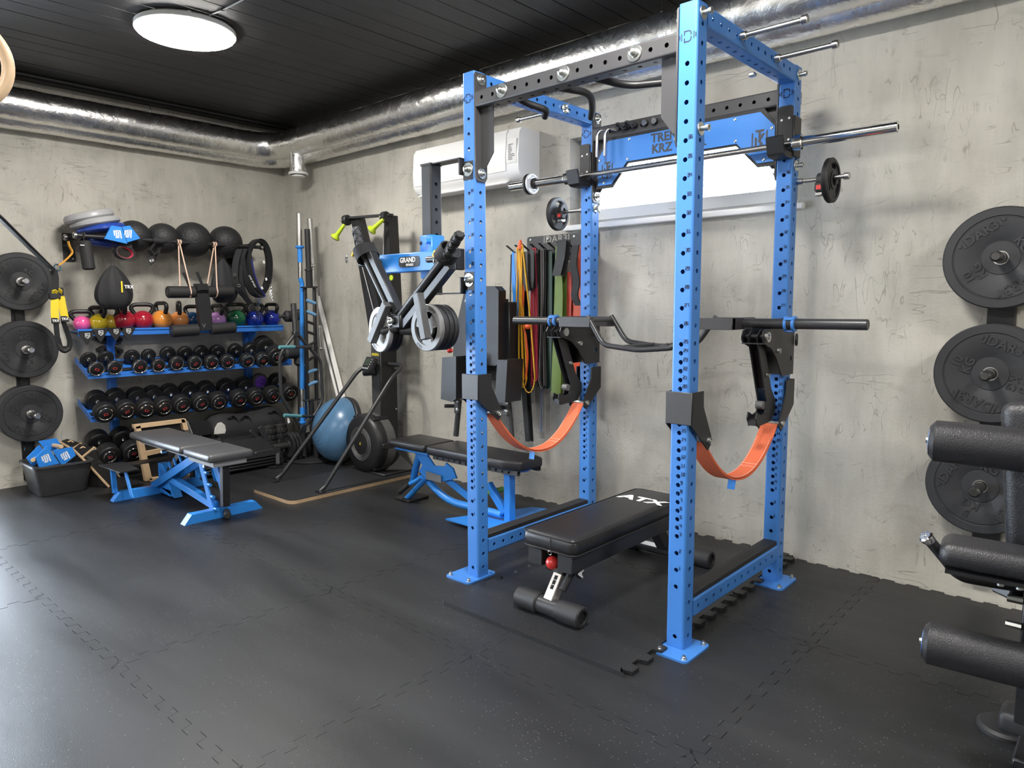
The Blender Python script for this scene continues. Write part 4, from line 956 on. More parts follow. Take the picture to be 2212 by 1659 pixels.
G().strip(pxl([(333,527),(322,541),(330,552),(340,545),(344,535),(338,556),(333,566),(326,560)], 'x', .385), V3((1,.3,.2)), .04, .006).ob('tail', NYLON, t)
ppoly(G(), [(318,558),(327,553),(337,565),(326,574)], 'x', .40, .006).ob('flap', NYLON, t); q = px(328,563,'x',.4065); g = G().text('RX', .03, q, (0,1,.35), (0,-.35,1), .0008); g.ob('logo', WHITE, t)
# TRX drawstring bag
def sack(name, lab, pix_c, xx, W, H, T, cord_top, m, mark=None, top=.12):
    p = px(*pix_c, 'x', xx); t = thing(name, lab, 'bag', p-V3((0,0,H/2)))
    g = G(); n, mm = 26, 16; rr = random.Random(len(lab))
    ph = [rr.uniform(0,6.28) for _ in range(4)]; vs = []; fs = []
    for j in range(mm+1):
        s = j/mm; env = (math.sin(math.pi*min(1,(s*.97+.03))**.62)**.62 if s < 1 else top)
        env = max(env, .02 if s == 0 else 0, top if s > .9 else 0)
        for i in range(n):
            a = 2*math.pi*i/n; w = 1+.07*math.sin(3*a+ph[0]+3*s)+(.05+.05*s)*math.sin(7*a+ph[1])
            vs.append(p+V3((T/2*env*math.cos(a)*w, W/2*env*math.sin(a)*w, -H/2+H*s)))
    for j in range(mm):
        for i in range(n): fs.append((j*n+i, j*n+(i+1)%n, (j+1)*n+(i+1)%n, (j+1)*n+i))
    fs.append(list(range(n))[::-1]); fs.append([mm*n+i for i in range(n)])
    g.add(vs, fs); g.ob('sack', m, t)
    ct = px(*cord_top, 'x', xx)
    for d in (-.006, .006): G().tube([ct+V3((0,d*.5,0)), p+V3((0,d*2,H/2-.02))], .0022, 6).ob('cord', NYLON, t)
    return t, p
t, p = sack('drawstring_bag', 'black drawstring bag with a yellow and white label hanging from the rail', (246,620), .38, .275, .345, .16, (245,517), NYLON)
G().bb(.463,p.y+.025,p.z-.045,.465,p.y+.037,p.z+.045).ob('yellow_bar', YEL, t); g = G().text('TRX', .036, (.4632,p.y+.085,p.z+.0), (0,1,0), (0,0,1), .001, bold=.001); g.ob('lettering', WHITE, t)
# roller attachment hung by two beige rubber loops
la = thing('roller_attachment', 'black leg attachment with four foam rollers hung on beige rubber loops', 'leg attachment', px(440,720,'x',.45))
xx = .45
for (u0,v0,u1,v1) in ((361,631,420,631),(447,630,503,629),(370,716,428,712),(455,711,507,707)):
    a, b = px(u0,v0,'x',xx), px(u1,v1,'x',xx); d = (b-a).normalized()
    G().cyl(a, b, .051, n=32, bev=.008).ob('foam_roller', FOAM, la); G().lathe(a, -d, [(0,.03),(.002,.028),(.002,0)], 18).ob('roller_cap', BLKS, la)
G().cyl(px(415,631,'x',xx), px(450,630,'x',xx), .014, n=12).ob('axle', BLK, la); G().cyl(px(425,712,'x',xx), px(460,710,'x',xx), .012, n=12).ob('axle', BLK, la)
ppoly(G(), [(420,634),(447,634),(455,712),(428,714)], 'x', xx-.02, .05).ob('centre_plate', BLK, la)
ppoly(G(), [(417,613),(441,613),(443,627),(419,627)], 'x', xx-.03, .07).ob('clamp_block', BLK, la)
for pix in ([(393,590),(398,588),(403,596),(412,618),(408,622)], [(422,588),(428,587),(442,622),(437,624)]): ppoly(G(), pix, 'x', xx, .008).ob('fork', BLK, la)
g = G().text('V', .05, px(441,704,'x',xx+.031), (0,1,0), (0,0,1), .001); g.ob('logo', M('grey_print', (.18,.18,.18), .6), la)
BEI = M('beige_rubber', (.68,.47,.36), .6)
for k, (u0, v0, ua, va) in enumerate(((386.5,524,406,637),(463,529,463,636))):
    t = thing('rubber_loop', 'beige rubber loop on the rail holding the roller attachment, '+('nearer the push-up stands' if k == 0 else 'nearer the hanging belts'), 'rubber band', px(ua,va,'x',.45), 'beige rubber loops')
    tp = px(u0, v0, 'x', .36); bt = px(ua, va-6, 'x', .45); bt.x = .45
    for d in (-.010,.010): loop_strip((.36,tp.y+d,ZR), V3((1,0,0)), V3((0,0,1)), .02, .02, .012, .004, BEI, 'hitch', t)
    pts = [tp+V3((.015,0,-.01)), bt+V3((.045,.004,.03)), bt+V3((.056,.006,0)), bt+V3((.03,.006,-.045)), bt+V3((0,.004,-.055)), bt+V3((-.045,-.02,-.03)), bt+V3((-.05,-.045,.03)), tp+V3((-.01,0,-.01))]
    G().strip(fillet(pts, .05, 4), V3((0,1,0)), .010, .004).ob('loop', BEI, t)
# black mesh bag, belts, harness and chain at the rail's end
sack('mesh_bag', 'black gathered mesh bag hanging behind the roller attachment', (483,607), .30, .24, .40, .14, (482,525), M('sheer_black', (.022,.022,.026), .8), top=.06)
t = thing('lifting_belt', 'wide black lifting belt looped over the end of the rail', 'belt', px(560,640,'x',.36))
c = px(556,580,'x',.36); Xd = V3((0,1,-.12)).normalized(); Yd = V3((0,.12,1)).normalized()
for k, (rx, ry) in enumerate(((.130,.275),(.116,.262),(.102,.250))): loop_strip(c, Xd, Yd, rx, ry, .09-.012*k, .007, NYLON, 'belt_layer', t, -75, 215, 40)
for u, v in ((570,566),(575,603),(566,622)): G().box(px(u,v,'x',.41), (.004,.018,.026), Matrix.Rotation(.3,3,'X')).ob('tag', WHITE, t)
t = thing('harness', 'black padded harness with a blue edge and buckles hanging from the rail end', 'harness', px(540,650,'x',.40))
pts = pxl([(534,538),(536,560),(541,590),(552,622),(566,640),(561,642),(548,636),(532,610),(524,580),(521,552),(528,538)], 'x', .40)
G().strip(fillet(pts, .04, 4), V3((1,.5,0)), .075, .014).ob('pad', NYLON, t)
G().strip(fillet([q+V3((.045,.012,0)) for q in pts[1:6]], .04, 4), V3((1,.3,0)), .012, .006).ob('blue_edge', M('navy_piping', (.03,.035,.20), .6), t)
g = G().text('LINE SPORT', .024, px(545,608,'x',.452), (0,.5,-1), (0,1,.5), .0008); g.ob('lettering', WHITE, t)
t = thing('shoulder_strap', 'black doubled shoulder strap hanging from the rail beside the mesh bag', 'strap', px(515,640,'x',.38))
for pix, w in (([(517,538),(509,565),(507,600),(513,625),(528,640),(540,655)], .06), ([(524,538),(518,570),(520,610),(530,640),(545,662)], .045)): G().strip(fillet(pxl(pix,'x',.385), .05, 4), V3((1,.8,0)), w, .008).ob('webbing', NYLON, t)
for u, v in ((507,594),(516,617)): G().torus(px(u,v,'x',.41), (1,0,0), .012, .0025, 16, 6).ob('ring', CHROME, t)
t = thing('carabiner_set', 'steel carabiners and a black buckle hanging below the harness', 'carabiner', px(558,690,'x',.41))
for u, v, r in ((557,655,.028),(561,650,.026),(556,684,.026),(560,684,.026)): 
    q = px(u,v,'x',.42); G().tube([q+V3((0,.012*math.cos(a),r*math.sin(a))) for a in np.linspace(0,2*math.pi,14)[:-1]], .0032, 6, closed=True).ob('carabiner', CHROME, t)
G().box(px(545,664,'x',.42), (.012,.05,.06), Matrix.Rotation(.5,3,'X'), bev=.004).ob('buckle', BLK, t); G().strip(pxl([(548,668),(556,676),(557,682)],'x',.42), V3((1,.4,0)), .02, .004).ob('web', NYLON, t)
t = thing('steel_chain', 'thin steel chain hanging from the lifting belt at the rail end', 'chain', px(586,650,'x',.38))
for (u0,v0,u1,v1) in ((583,592,588,650),(588,592,583,640)):
    a, b = px(u0,v0,'x',.38), px(u1,v1,'x',.38); n = 16
    for i in range(n):
        q = a.lerp(b, i/n); ax = V3((1,0,0)) if i % 2 else V3((.3,1,0)); d, s_, u_ = frame(ax)
        G().tube([q+s_*.005*math.cos(w)+V3((0,0,1))*.012*math.sin(w) for w in np.linspace(0,2*math.pi,9)[:-1]], .002, 5, closed=True).ob('link', CHROME, t)
# ------------------------------------------------------------------ bumper plates
def bumper_proto(R, th, lines, face=1):
    """plate: axis +X, origin = centre; embossed on +X face"""
    t = thing('bumper_plate', 'x', 'bumper plate', (0,0,0)); h = th/2
    pr = [(-h,.0255),(-h,R-.006),(-h+.006,R),(h-.006,R),(h,R-.006),(h,R*.83),(h-.004,R*.815),(h-.004,R*.80),(h-.0015,R*.79),(h-.0015,R*.36),(h-.004,R*.345),(h-.004,R*.33),(h-.001,R*.32),(h-.001,.030)]
    G().lathe((0,0,0), (1,0,0), pr, 56).ob('disc', BUMPER, t)
    G().lathe((0,0,0), (1,0,0), [(-h,.0255),(-h,.030),(h-.001,.031),(h+.0005,.0305),(h+.0005,.0255),(-h,.0255)], 28).ob('steel_bushing', STEEL, t)
    for ang, txt, sz, rr in lines:
        a = math.radians(ang); rad = V3((0,math.sin(a),math.cos(a))); tan = V3((0,math.cos(a),-math.sin(a)))
        for k, ln in enumerate(txt.split('|')): G().text(ln, sz, V3((h-.002,0,0))+rad*(R*rr-k*sz*.9), tan, rad, .0045, bold=.0012).ob('embossed_lettering', BUMPER, t)
    return t
def put_plate(p, c, label, roll, first=False, axis='x', group=''):
    A = Matrix.Rotation(roll, 4, 'X')
    B = Matrix.Identity(4) if axis == 'x' else Matrix.Rotation(-math.pi/2, 4, 'Z')
    m = Matrix.Translation(vec(c)) @ B @ A
    if first: p.matrix_world = m; p['label'] = label; p['group'] = group; p['wl'] = list(vec(c)); return p
    return dup(p, m, label, group)
LOGO = '\u2022IDAR3I\u2022'
P20 = bumper_proto(.2235, .075, [(-30,LOGO,.058,.60),(150,LOGO,.058,.60),(60,'20|KG',.052,.62),(240,'20|KG',.052,.62)])
P15 = bumper_proto(.2235, .060, [(-35,LOGO,.058,.60),(145,LOGO,.058,.60),(55,'10|KG',.052,.62),(235,'10|KG',.052,.62)])
P5 = bumper_proto(.2235, .036, [(-60,LOGO,.058,.60),(120,LOGO,.058,.60),(200,'5|KG',.052,.62),(20,'5|KG',.052,.62)])
tw = thing('plate_tower', 'black wall-mounted plate tower with steel pegs beside the terrace door', 'plate rack', (.02,-2.37,0))
G().prism(rrect(-2.375-.045, .03, -2.375+.045, 1.78, .02), (0,0,0), (0,1,0), (0,0,1), .012).ob('back_plate', BLK, tw)
G().bb(.012,-2.40,.08,.04,-2.35,1.75).ob('spine', BLK, tw)
for v in (970, 1042): 
    q = px(52,v,'x',.013); G().lathe((.012,-2.375,q.z), (1,0,0), [(0,0),(0,.030),(.003,.030),(.004,.012),(.010,.010),(.012,0)], 20).ob('anchor_washer', M('bluish_washer', (.16,.30,.48), .4), tw)
PEG = [(41.8,608),(56,755),(59,895)]
labs = ['top peg','middle peg','lowest peg']
for k, (u, v) in enumerate(PEG):
    z = px(u, v, 'x', .15).z; y = -2.372
    G().cyl((.03,y,z), (.335 if k == 2 else .30,y,z), .0245, n=22, bev=.006).ob('peg', STEEL, tw)
    G().pipe((.155,y,z), (.165,y,z), .034, .0248, 24, .002).ob('collar_ring', STEEL, tw)
    put_plate(P20, (.114,y,z), f'thick black bumper plate in front on the {labs[k]} of the kettlebell-side tower', (.4,1.1,2.2)[k], first=(k == 0), group='bumper plates on the left tower')
    put_plate(P15, (.046,y,z), f'black bumper plate behind another on the {labs[k]} of the kettlebell-side tower', (1.4,2.1,.2)[k], first=(k == 0), group='bumper plates on the left tower')
# ------------------------------------------------------------------ suspension trainer
st = thing('suspension_trainer', 'black and yellow suspension trainer with foot cradles slung beside the plate tower', 'suspension trainer', px(130,760,'x',.42))
xx = .42; P0 = px(0,474,'x',xx); P1 = px(117,586,'x',xx); d = (P0-P1).normalized(); PA = P0+d*.62
PA.x = .05
G().strip([PA, P0, P0.lerp(P1,.5)+V3((0,0,-.006)), P1], V3((1,.15,.1)), .045, .005).ob('main_strap', M('grey_black_webbing', (.045,.045,.05), .6, bump=.4, bs=800), st)
G().strip([PA+V3((.02,0,.03)), P0+V3((.02,0,.022)), P1+V3((.02,0,.005))], V3((1,.15,.1)), .04, .004).ob('main_strap', NYLON, st)
G().bb(.006,PA.y-.05,PA.z-.06,.05,PA.y+.05,PA.z+.08, bev=.006).ob('wall_anchor', BLK, st)
G().strip(pxl([(116,585),(119,600),(119,632)],'x',xx), V3((.4,1,0)), .05, .006).ob('drop_strap', NYLON, st)
for pix in ([(112,632),(119,630),(124,634)], [(126,627),(131,630),(134,633)]): G().strip(pxl(pix,'x',xx+.02), V3((.8,0,1)), .04, .006).ob('yellow_fold', YEL, st)
G().box(px(118,640,'x',xx), (.04,.075,.05), bev=.008).ob('buckle', BLK, st); G().box(px(130,630,'x',xx), (.03,.04,.06), bev=.006).ob('buckle', BLK, st)
for pix in ([(118,645),(118,665),(119,690)], [(131,640),(135,662),(140,686)]): G().strip(pxl(pix,'x',xx+.01), V3((.3,1,0)), .052, .004).ob('yellow_strap', YEL, st)
for u, v in ((120,693),(140,689)):
    q = px(u,v,'x',xx+.012); G().box(q, (.01,.056,.045), bev=.003).ob('label_patch', BLK, st); g = G().text('TRX', .024, q+V3((.0055,0,0)), (0,1,0), (0,0,1), .0008, bold=.0008); g.ob('lettering', WHITE, st)
for pix in ([(121,698),(124,730),(128,748),(136,756),(141,748)], [(137,695),(147,722),(152,742),(147,757),(138,760),(130,750),(125,730)]): G().strip(fillet(pxl(pix,'x',xx),.05,4), V3((.8,.6,0)), .040, .008).ob('foot_cradle', NYLON, st)
for pix in ([(126,742),(130,754),(140,760),(150,752)],): G().tube(fillet(pxl(pix,'x',xx+.02),.04,4), .017, 10).ob('handle_grip', FOAM, st)
t = thing('orange_sling', 'orange webbing sling with a carabiner tying the suspension trainer to the rail', 'sling', px(150,560,'x',.40))
G().strip(fillet(pxl([(147,521),(150,533),(158,545),(148,556),(137,566),(125,574)],'x',.40),.03,4), V3((1,.2,0)), .026, .005).ob('webbing', M('orange_yellow_webbing', (.72,.33,.03), .7), t)
G().torus(px(124,578,'x',.41), (1,.3,.2), .024, .0045, 18, 7).ob('carabiner', M('blue_steel', (.10,.25,.40), .3, 1.), t)
# ------------------------------------------------------------------ gymnastic ring hanging near the camera
q = V3(CAM+1.64*(CM.T @ np.array([(-102-1106)/FPX, -(126-829.5)/FPX, 1.0])))
t = thing('gymnastic_ring', 'pale wooden gymnastic ring hanging on a black strap', 'gymnastic ring', q-V3((0,0,.118)))
vd = (q-V3(CAM)); vd.z = 0; G().torus(q, vd, .105, .014, 48, 14).ob('ring', M('pale_beech', (.66,.47,.30), .42, var=.1, vs=30), t)
G().strip([q+V3((0,0,.09)), V3((q.x,q.y,RZ))], V3((vd.y,-vd.x,0)), .03, .004).ob('strap', NYLON, t)
# ------------------------------------------------------------------ helpers for padded and traced parts
def pad(g, c, size, bev=.03, seg=3, R=None): return g.box(c, size, R, bev=bev, seg=seg)
def pbeam(g, a, b, ax, val, w, h, up=(0,0,1), bev=.003): return g.beam(px(*a,ax,val), px(*b,ax,val), w, h, up, bev)
def hull(pts):
    bm = bmesh.new(); vs = [bm.verts.new(vec(p)) for p in pts]; r = bmesh.ops.convex_hull(bm, input=vs)
    bmesh.ops.delete(bm, geom=[e for e in r['geom_interior'] if isinstance(e, bmesh.types.BMVert)], context='VERTS')
    bmesh.ops.recalc_face_normals(bm, faces=bm.faces[:]); bm.verts.index_update()
    g = G(); g.V = [v.co.copy() for v in bm.verts]; g.F = [[v.index for v in f.verts] for f in bm.faces]; bm.free(); return g
# ------------------------------------------------------------------ adjustable bench, grey pads
yb = -1.77
b1 = thing('adjustable_bench', 'grey-padded adjustable bench on a blue ladder frame with a tread-plate footrest', 'bench', (1.5,yb,0))
for x0, x1 in ((.84,1.765),(1.80,2.20)): pad(G(), ((x0+x1)/2,-1.755,.437), (x1-x0,.31,.055), .022, 4).ob('seat_pad' if x0 > 1.5 else 'back_pad', GLEATH, b1)
G().bb(.95,-1.865,.388,1.77,-1.825,.412).ob('pad_rail', M('grey_bracket', (.22,.22,.225), .4), b1); G().bb(.95,-1.685,.388,1.77,-1.645,.412).ob('pad_rail', MATS['grey_bracket'], b1)
G().bb(1.80,-1.87,.375,2.17,-1.64,.412).ob('pad_rail', MATS['grey_bracket'], b1)
def footbar(x, y0, y1, name='foot'):
    g = G(); P = [(y0,0),(y0+.02,0),(y1-.02,0),(y1,0),(y1-.05,.062),(y0+.05,.062)]
    g.prism(P, (x-.032,0,0), (0,1,0), (0,0,1), .064); return g.ob(name, BLUE2, b1)
footbar(1.055,-2.13,-1.44); footbar(2.03,-2.03,-1.48)
for yy in (yb-.055, yb+.055):
    g = G(); g.beam((1.02,yy,.05), (1.80,yy,.385), .012, .055); g.ob('ladder_plate', BLUE2, b1)
    for k in range(6):
        c = V3((1.20,yy,.165)).lerp(V3((1.66,yy,.362)), k/5); G().beam(c, c+V3((-.03,0,.045)), .012, .014).ob('ladder_tooth', BLUE2, b1)
g = G().beam((1.03,yb,.035), (2.0,yb,.035), .001, .001)
G().beam((1.04,yb,.035), (1.30,yb,.035), .06, .05, bev=.003).ob('base_beam', BLUE2, b1)
G().beam((1.28,yb-.02,.155), (2.0,yb-.02,.075), .05, .05, bev=.003).ob('lower_beam', BLUE2, b1)
for yy in (yb-.05, yb+.05): G().beam((1.865,yy,.375), (2.02,yy,.045), .012, .055, bev=.002).ob('front_post', BLUE2, b1)
for k in range(4):
    c = V3((1.915,yb,.30)).lerp(V3((2.03,yb,.07)), k/3); G().cyl(c+V3((.02,-.05,0)), c+V3((.055,-.05,.0)), .011, n=10).ob('stop_pin', BLUE2, b1)
G().beam((2.12,yb+.0,.375), (2.10,yb+.0,.085), .045, .05, bev=.003).ob('seat_strut', BLK, b1); G().beam((2.093,yb-.0,.375), (2.073,yb-.0,.085), .046, .004).ob('strut_plate', MATS['grey_bracket'], b1)
G().cyl((2.0,yb-.09,.36), (2.0,yb-.045,.36), .012, n=8).ob('bolt', ZINC, b1); G().cyl((1.42,-1.90,.385), (1.42,-1.865,.385), .013, n=8).ob('bolt', ZINC, b1)
G().beam((1.50,yb,.385), (1.22,yb,.17), .06, .045, bev=.003).ob('back_strut', BLK, b1)
G().cyl((2.075,yb+.02,.035), (2.17,yb-.02,.035), .024, n=18, bev=.006).ob('lever_grip', RUB, b1)
# footrest
TREAD = M('tread_plate', (.018,.018,.019), .38, bump=1., bs=55, bdist=.006)
tr = G().prism([(.86,-2.14),(1.26,-2.13),(1.235,-1.99),(1.06,-1.985),(1.05,-1.62),(1.235,-1.60),(1.255,-1.43),(.86,-1.43),(.88,-1.60),(.93,-1.62),(.94,-1.97),(.885,-1.99)], (0,0,.242), (1,0,0), (0,1,0), .008).ob('footrest', TREAD, b1)
for y0 in (-2.09, -1.47):
    g = G().beam((1.02,y0,.05), (1.0,y0,.24), .03, .03); g.ob('footrest_post', BLUE2, b1)
    G().prism([(.985,.24),(1.20,.24),(1.30,.06),(1.25,.06),(1.155,.225),(.985,.225)], (0,y0+.03,0), (1,0,0), (0,0,1), .008).ob('footrest_brace', BLUE2, b1)
G().prism([(1.09,.24),(1.17,.24),(1.36,.012),(1.09,.06)], (0,yb+.03,0), (1,0,0), (0,0,1), .06).ob('footrest_gusset', BLUE2, b1)
# ------------------------------------------------------------------ black crate with push-up stands
cr = thing('plastic_crate', 'dusty black plastic crate standing by the plate tower, holding blue push-up stands', 'crate', (.38,-2.28,0))
def rloop(x0,y0,x1,y1,r,z): return [V3((x,y,z)) for x, y in rrect(x0,y0,x1,y1,r,5)]
loops = [rloop(.20,-2.44,.55,-2.13,.05,0.0), rloop(.19,-2.45,.56,-2.12,.06,.012), rloop(.155,-2.475,.585,-2.085,.06,.225), rloop(.14,-2.49,.60,-2.07,.065,.225), rloop(.14,-2.49,.60,-2.07,.065,.24), rloop(.158,-2.472,.582,-2.088,.058,.24), rloop(.195,-2.445,.555,-2.125,.055,.02)]
g = G(); n = len(loops[0]); vs = [v for L in loops for v in L]; fs = [list(range(n))[::-1]]
for a in range(len(loops)-1):
    for i in range(n): fs.append((a*n+i, a*n+(i+1)%n, (a+1)*n+(i+1)%n, (a+1)*n+i))
fs.append([(len(loops)-1)*n+i for i in range(n)]); g.add(vs, fs)
g.ob('shell', M('dusty_black_plastic', (.040,.040,.042), .38, var=.35, vs=14, bump=.3, bs=200), cr)
def stand(pA, pB, xA, xB, lab, logo, dow):
    t = thing('push_up_stand', lab, 'push-up stand', px(*pA[2],'x',xA), 'push-up stands in the crate')
    ppoly(G(), pA, 'x', xA, .018).ob('end_board', SKY, t); ppoly(G(), pB, 'x', xB, .018).ob('end_board', SKY, t)
    G().cyl(px(*dow[0],'x',xA+.02), px(*dow[1],'x',xB+.01), .016, n=16, bev=.003).ob('dowel', PLY, t)
    stand_logo(t, px(*logo[0],'x',xA+.0185), V3((0,1,logo[1])), V3((0,-logo[1],1)), .9); return t
stand([(100.5,963),(75.2,988.4),(84,1009.4),(127,1000.5)], [(84,961),(56,989),(69,1007),(100,985)], .46, .34, 'blue push-up stand lying in the crate with its logo board tilted down', ((99,991),.25), ((71,994),(80,990)))
stand([(112.7,973),(154.6,965.3),(162.3,983),(132.5,1006)], [(81.8,953),(120.4,946.5),(129,958),(118,975),(97,972)], .42, .26, 'blue push-up stand propped up in the crate with its wooden dowel showing', ((140.5,985.5),.35), ((133,965),(115,962)))
# ------------------------------------------------------------------ two slant wedges
BLKP = M('black_film_ply', (.016,.015,.015), .45, var=.2)
def wedge(top, tip, lab, txt):
    L, F, R_, K = top; T, T2 = tip
    t = thing('slant_wedge', lab, 'wedge box', V3((F.x,F.y,0)), 'slant wedges by the crate')
    fb = [V3((L.x-.02,L.y,.0)), V3((K.x-.02,K.y,0))]
    hull([L, F, R_, K, T, T2]+fb).ob('body', BLKP, t)
    n = (F-L).cross(R_-L).normalized(); 
    if n.z < 0: n = -n
    for a, b in ((L,F),(F,R_),(F,T),(R_,T2)): G().beam(a, b, .012, .012).ob('ply_edge', PLY, t)
    X = (R_-F).normalized(); Y = n.cross(X).normalized(); c = (L+F+R_+K)/4
    g = G().prism(rrect(-.040,-.020,.040,.020,.012), c+n*.001, X, Y, .003, holes=[rrect(-.028,-.010,.028,.010,.008)]); g.ob('handle_rim', PLY, t)
    G().prism(rrect(-.028,-.010,.028,.010,.008), c+n*.0012, X, Y, .001).ob('handle_slot', M('slot_dark', (.004,.004,.004), .8), t)
    g = G().text('WOOD', .020, c-Y*.036+n*.0012, X, Y, .001); g.ob('lettering', PLY, t)
    if txt:
        m = (T2-R_).cross(F-R_).normalized()
        if m.x < 0: m = -m
        Xm = (T2-R_).normalized(); g = G().text('20\u00b0', .05, R_*.80+T2*.06+F*.14+m*.004, Xm, m.cross(Xm), .001); g.ob('angle_mark', WHITE, t)
    return t
wedge((px(157.9,971,'x',.38), px(176.6,988.4,'x',.44), px(204,966.4,'x',.30), px(171,958.7,'x',.26)), (px(236,1052,'z',.004), px(230,1038,'z',.004)+V3((-.06,.12,0))), 'black slant wedge with plywood edges and a hand slot, in front of the heavy dumbbells', True)
wedge((px(129,954,'x',.22), px(155.7,969.7,'x',.26), px(175.5,957.6,'x',.15), px(144.6,947.6,'x',.10)), (px(187,1050,'z',.004), px(200,1034,'z',.004)), 'black slant wedge with plywood edges and a hand slot, against the wall behind another', False)
# ------------------------------------------------------------------ plywood box standing behind the bench
pb = thing('plywood_box', 'upright plywood-edged black exercise box behind the grey bench', 'plywood box', px(330,1038,'x',.60))
for pix, xx, th, nm, m in (([(290,919),(394,907),(410,1024),(316,1036)], .56, .02, 'panel', BLKP), ([(288,921),(298,918),(324,1034),(310,1038)], .58, .05, 'side_post', PLY), ([(284,917),(392,904),(396,911),(286,925)], .58, .05, 'top_rail', PLY),
    ([(386,905),(396,903.5),(402,927),(392,928)], .58, .05, 'side_post', PLY), ([(309,975),(360,965),(361,973),(311,984)], .58, .04, 'middle_rail', PLY), ([(318,1032),(341,1029),(342,1034),(319,1038)], .58, .05, 'bottom_rail', PLY), ([(388,1020),(410,1016),(414,1024),(391,1028)], .58, .05, 'bottom_rail', PLY)):
    ppoly(G(), pix, 'x', xx, th).ob(nm, m, pb)
for f in (.3,.6): pass
# ------------------------------------------------------------------ dark machine, bags and rollers in front of the rack's corner half
t = thing('black_wedge_pad', 'black upright padded board behind the plywood box', 'pad', px(430,940,'x',.45))
ppoly(G(), [(401.8,908.4),(444.3,908),(457,936),(413.6,940)], 'x', .40, .06).ob('board', LEATHER, t); G().beam(px(404,910,'x',.47), px(415,937,'x',.47), .012, .012).ob('edge_trim', MATS['grey_bracket'], t)
sb = thing('sandbag', 'black canvas sandbag with handles and a white round end patch', 'sandbag', (.34,-.75,0))
g = G(); N = 24; mm = 18; rr = random.Random(8); ph = [rr.uniform(0,6) for _ in range(6)]; vs = []; fs = []
for j in range(mm+1):
    s = j/mm; y = -1.12+.82*s; e = (1-abs(2*s-1)**5)**.5; 
    for i in range(N):
        a = 2*math.pi*i/N; w = 1+.05*math.sin(2*a+ph[0]+4*s)+.05*math.sin(5*a+9*s+ph[1])+.03*math.sin(13*s+ph[2]); R_ = .155*e*w*(1+.1*math.sin(3*s*math.pi))
        vs.append(V3((.34+R_*1.05*math.cos(a), y, .30+R_*math.sin(a))))
for j in range(mm):
    for i in range(N): fs.append((j*N+i, j*N+(i+1)%N, (j+1)*N+(i+1)%N, (j+1)*N+i))
g.add(vs, fs); g.ob('bag', NYLON, sb)
G().box((.34,-.70,.085), (.34,.70,.17), bev=.05, seg=3).ob('lower_bag', NYLON, sb)
ppoly(G(), [(462,938),(464,924),(470,914),(477,912),(484,918),(487,938)], 'x', .50, .02).ob('end_patch', M('white_canvas', (.62,.61,.57), .8, var=.12, vs=30, bump=.4, bs=60, bdist=.004), sb)
for pix in ([(492,905),(500,897),(510,905),(516,918)], [(580,892),(590,886),(602,896),(606,908)], [(518,908),(524,898),(536,900),(542,914)]): G().strip(fillet(pxl(pix,'x',.46),.03,4), V3((1,.5,.5)), .03, .005).ob('handle', NYLON, sb)
hm = thing('hip_machine', 'low black steel hip machine with a padded deck, in front of the sandbag', 'machine', (.75,-.95,0))
ppoly(G(), [(462,938),(540,931),(550,950),(497,957)], 'x', .62, .03).ob('deck', LEATHER, hm)
hull([V3((.60,-1.30,.16)),V3((.60,-.70,.16)),V3((.86,-1.30,.16)),V3((.86,-.70,.16)),V3((.58,-1.15,.27)),V3((.58,-.80,.27)),V3((.82,-1.15,.27)),V3((.82,-.80,.27))]).ob('housing', BLK, hm)
G().bb(.62,-1.35,.10,.90,-.66,.16, bev=.006).ob('main_beam', BLKS, hm)
for z in (.035,.06,.085): G().bb(.64,-1.35,z-.008,.92,-.66,z+.008, bev=.003).ob('slat', BLK, hm)
pbeam(G(), (540,930), (583,968), 'x', .80, .02, .03).ob('brace', BLKS, hm); pbeam(G(), (561,922), (584,965), 'x', .80, .02, .045).ob('upright', BLKS, hm)
G().beam(V3((.84,-.66,.14)), V3((.97,-.735,.02)), .035, .05, bev=.003).ob('leg', BLKS, hm); G().bb(.86,-.80,0,1.0,-.70,.015).ob('foot', BLK, hm)
for u, v in ((553,979),): G().lathe(px(u,v,'x',.905), (1,0,0), [(0,.008),(.003,.006),(.003,0)], 10).ob('screw', ZINC, hm)
G().cyl((.86,-.72,.165), (.86,-.50,.165), .030, n=18).ob('weight_peg', FOAM, hm)
for k, y in enumerate((-.56,-.525,-.49,-.45)):
    small_plate('small_plate', f'small black weight plate on the machine peg, {ORD[k]} from the machine', (.86,y,.165), (0,1,0), .115 if k < 3 else .105, .026, .03, RUB, group='small plates on the machine peg')
for k, (u, v) in enumerate(((579,918),(604,921))):
    c = px(u, v, 'x', .60); c.z = .33; t = thing('foam_roller', 'black ribbed hollow foam roller standing on end '+('behind its twin' if k == 0 else 'beside the small plates'), 'foam roller', (c.x,c.y,.0), 'black foam rollers')
    G().pipe((c.x,c.y,.0), (c.x,c.y,.33), .066, .052, 30, .006).ob('tube', FOAM, t)
    for q in range(5):
        for w in range(10):
            a = 2*math.pi*w/10+q*.3; G().box((c.x+.066*math.cos(a), c.y+.066*math.sin(a), .05+.055*q), (.012,.032,.042), Matrix.Rotation(a,3,'Z'), bev=.004).ob('rib', FOAM, t)
t = thing('ab_roller', 'small black wheel on the floor under the grey bench', 'wheel', (.98,-1.30,0)); q = px(427,1010,'x',.95)
G().pipe((.93,q.y,.062), (.97,q.y,.062), .062, .03, 26, .006).ob('tyre', RUB, t); G().pipe((.925,q.y,.062), (.975,q.y,.062), .03, .01, 20, .003).ob('hub', BLKS, t)
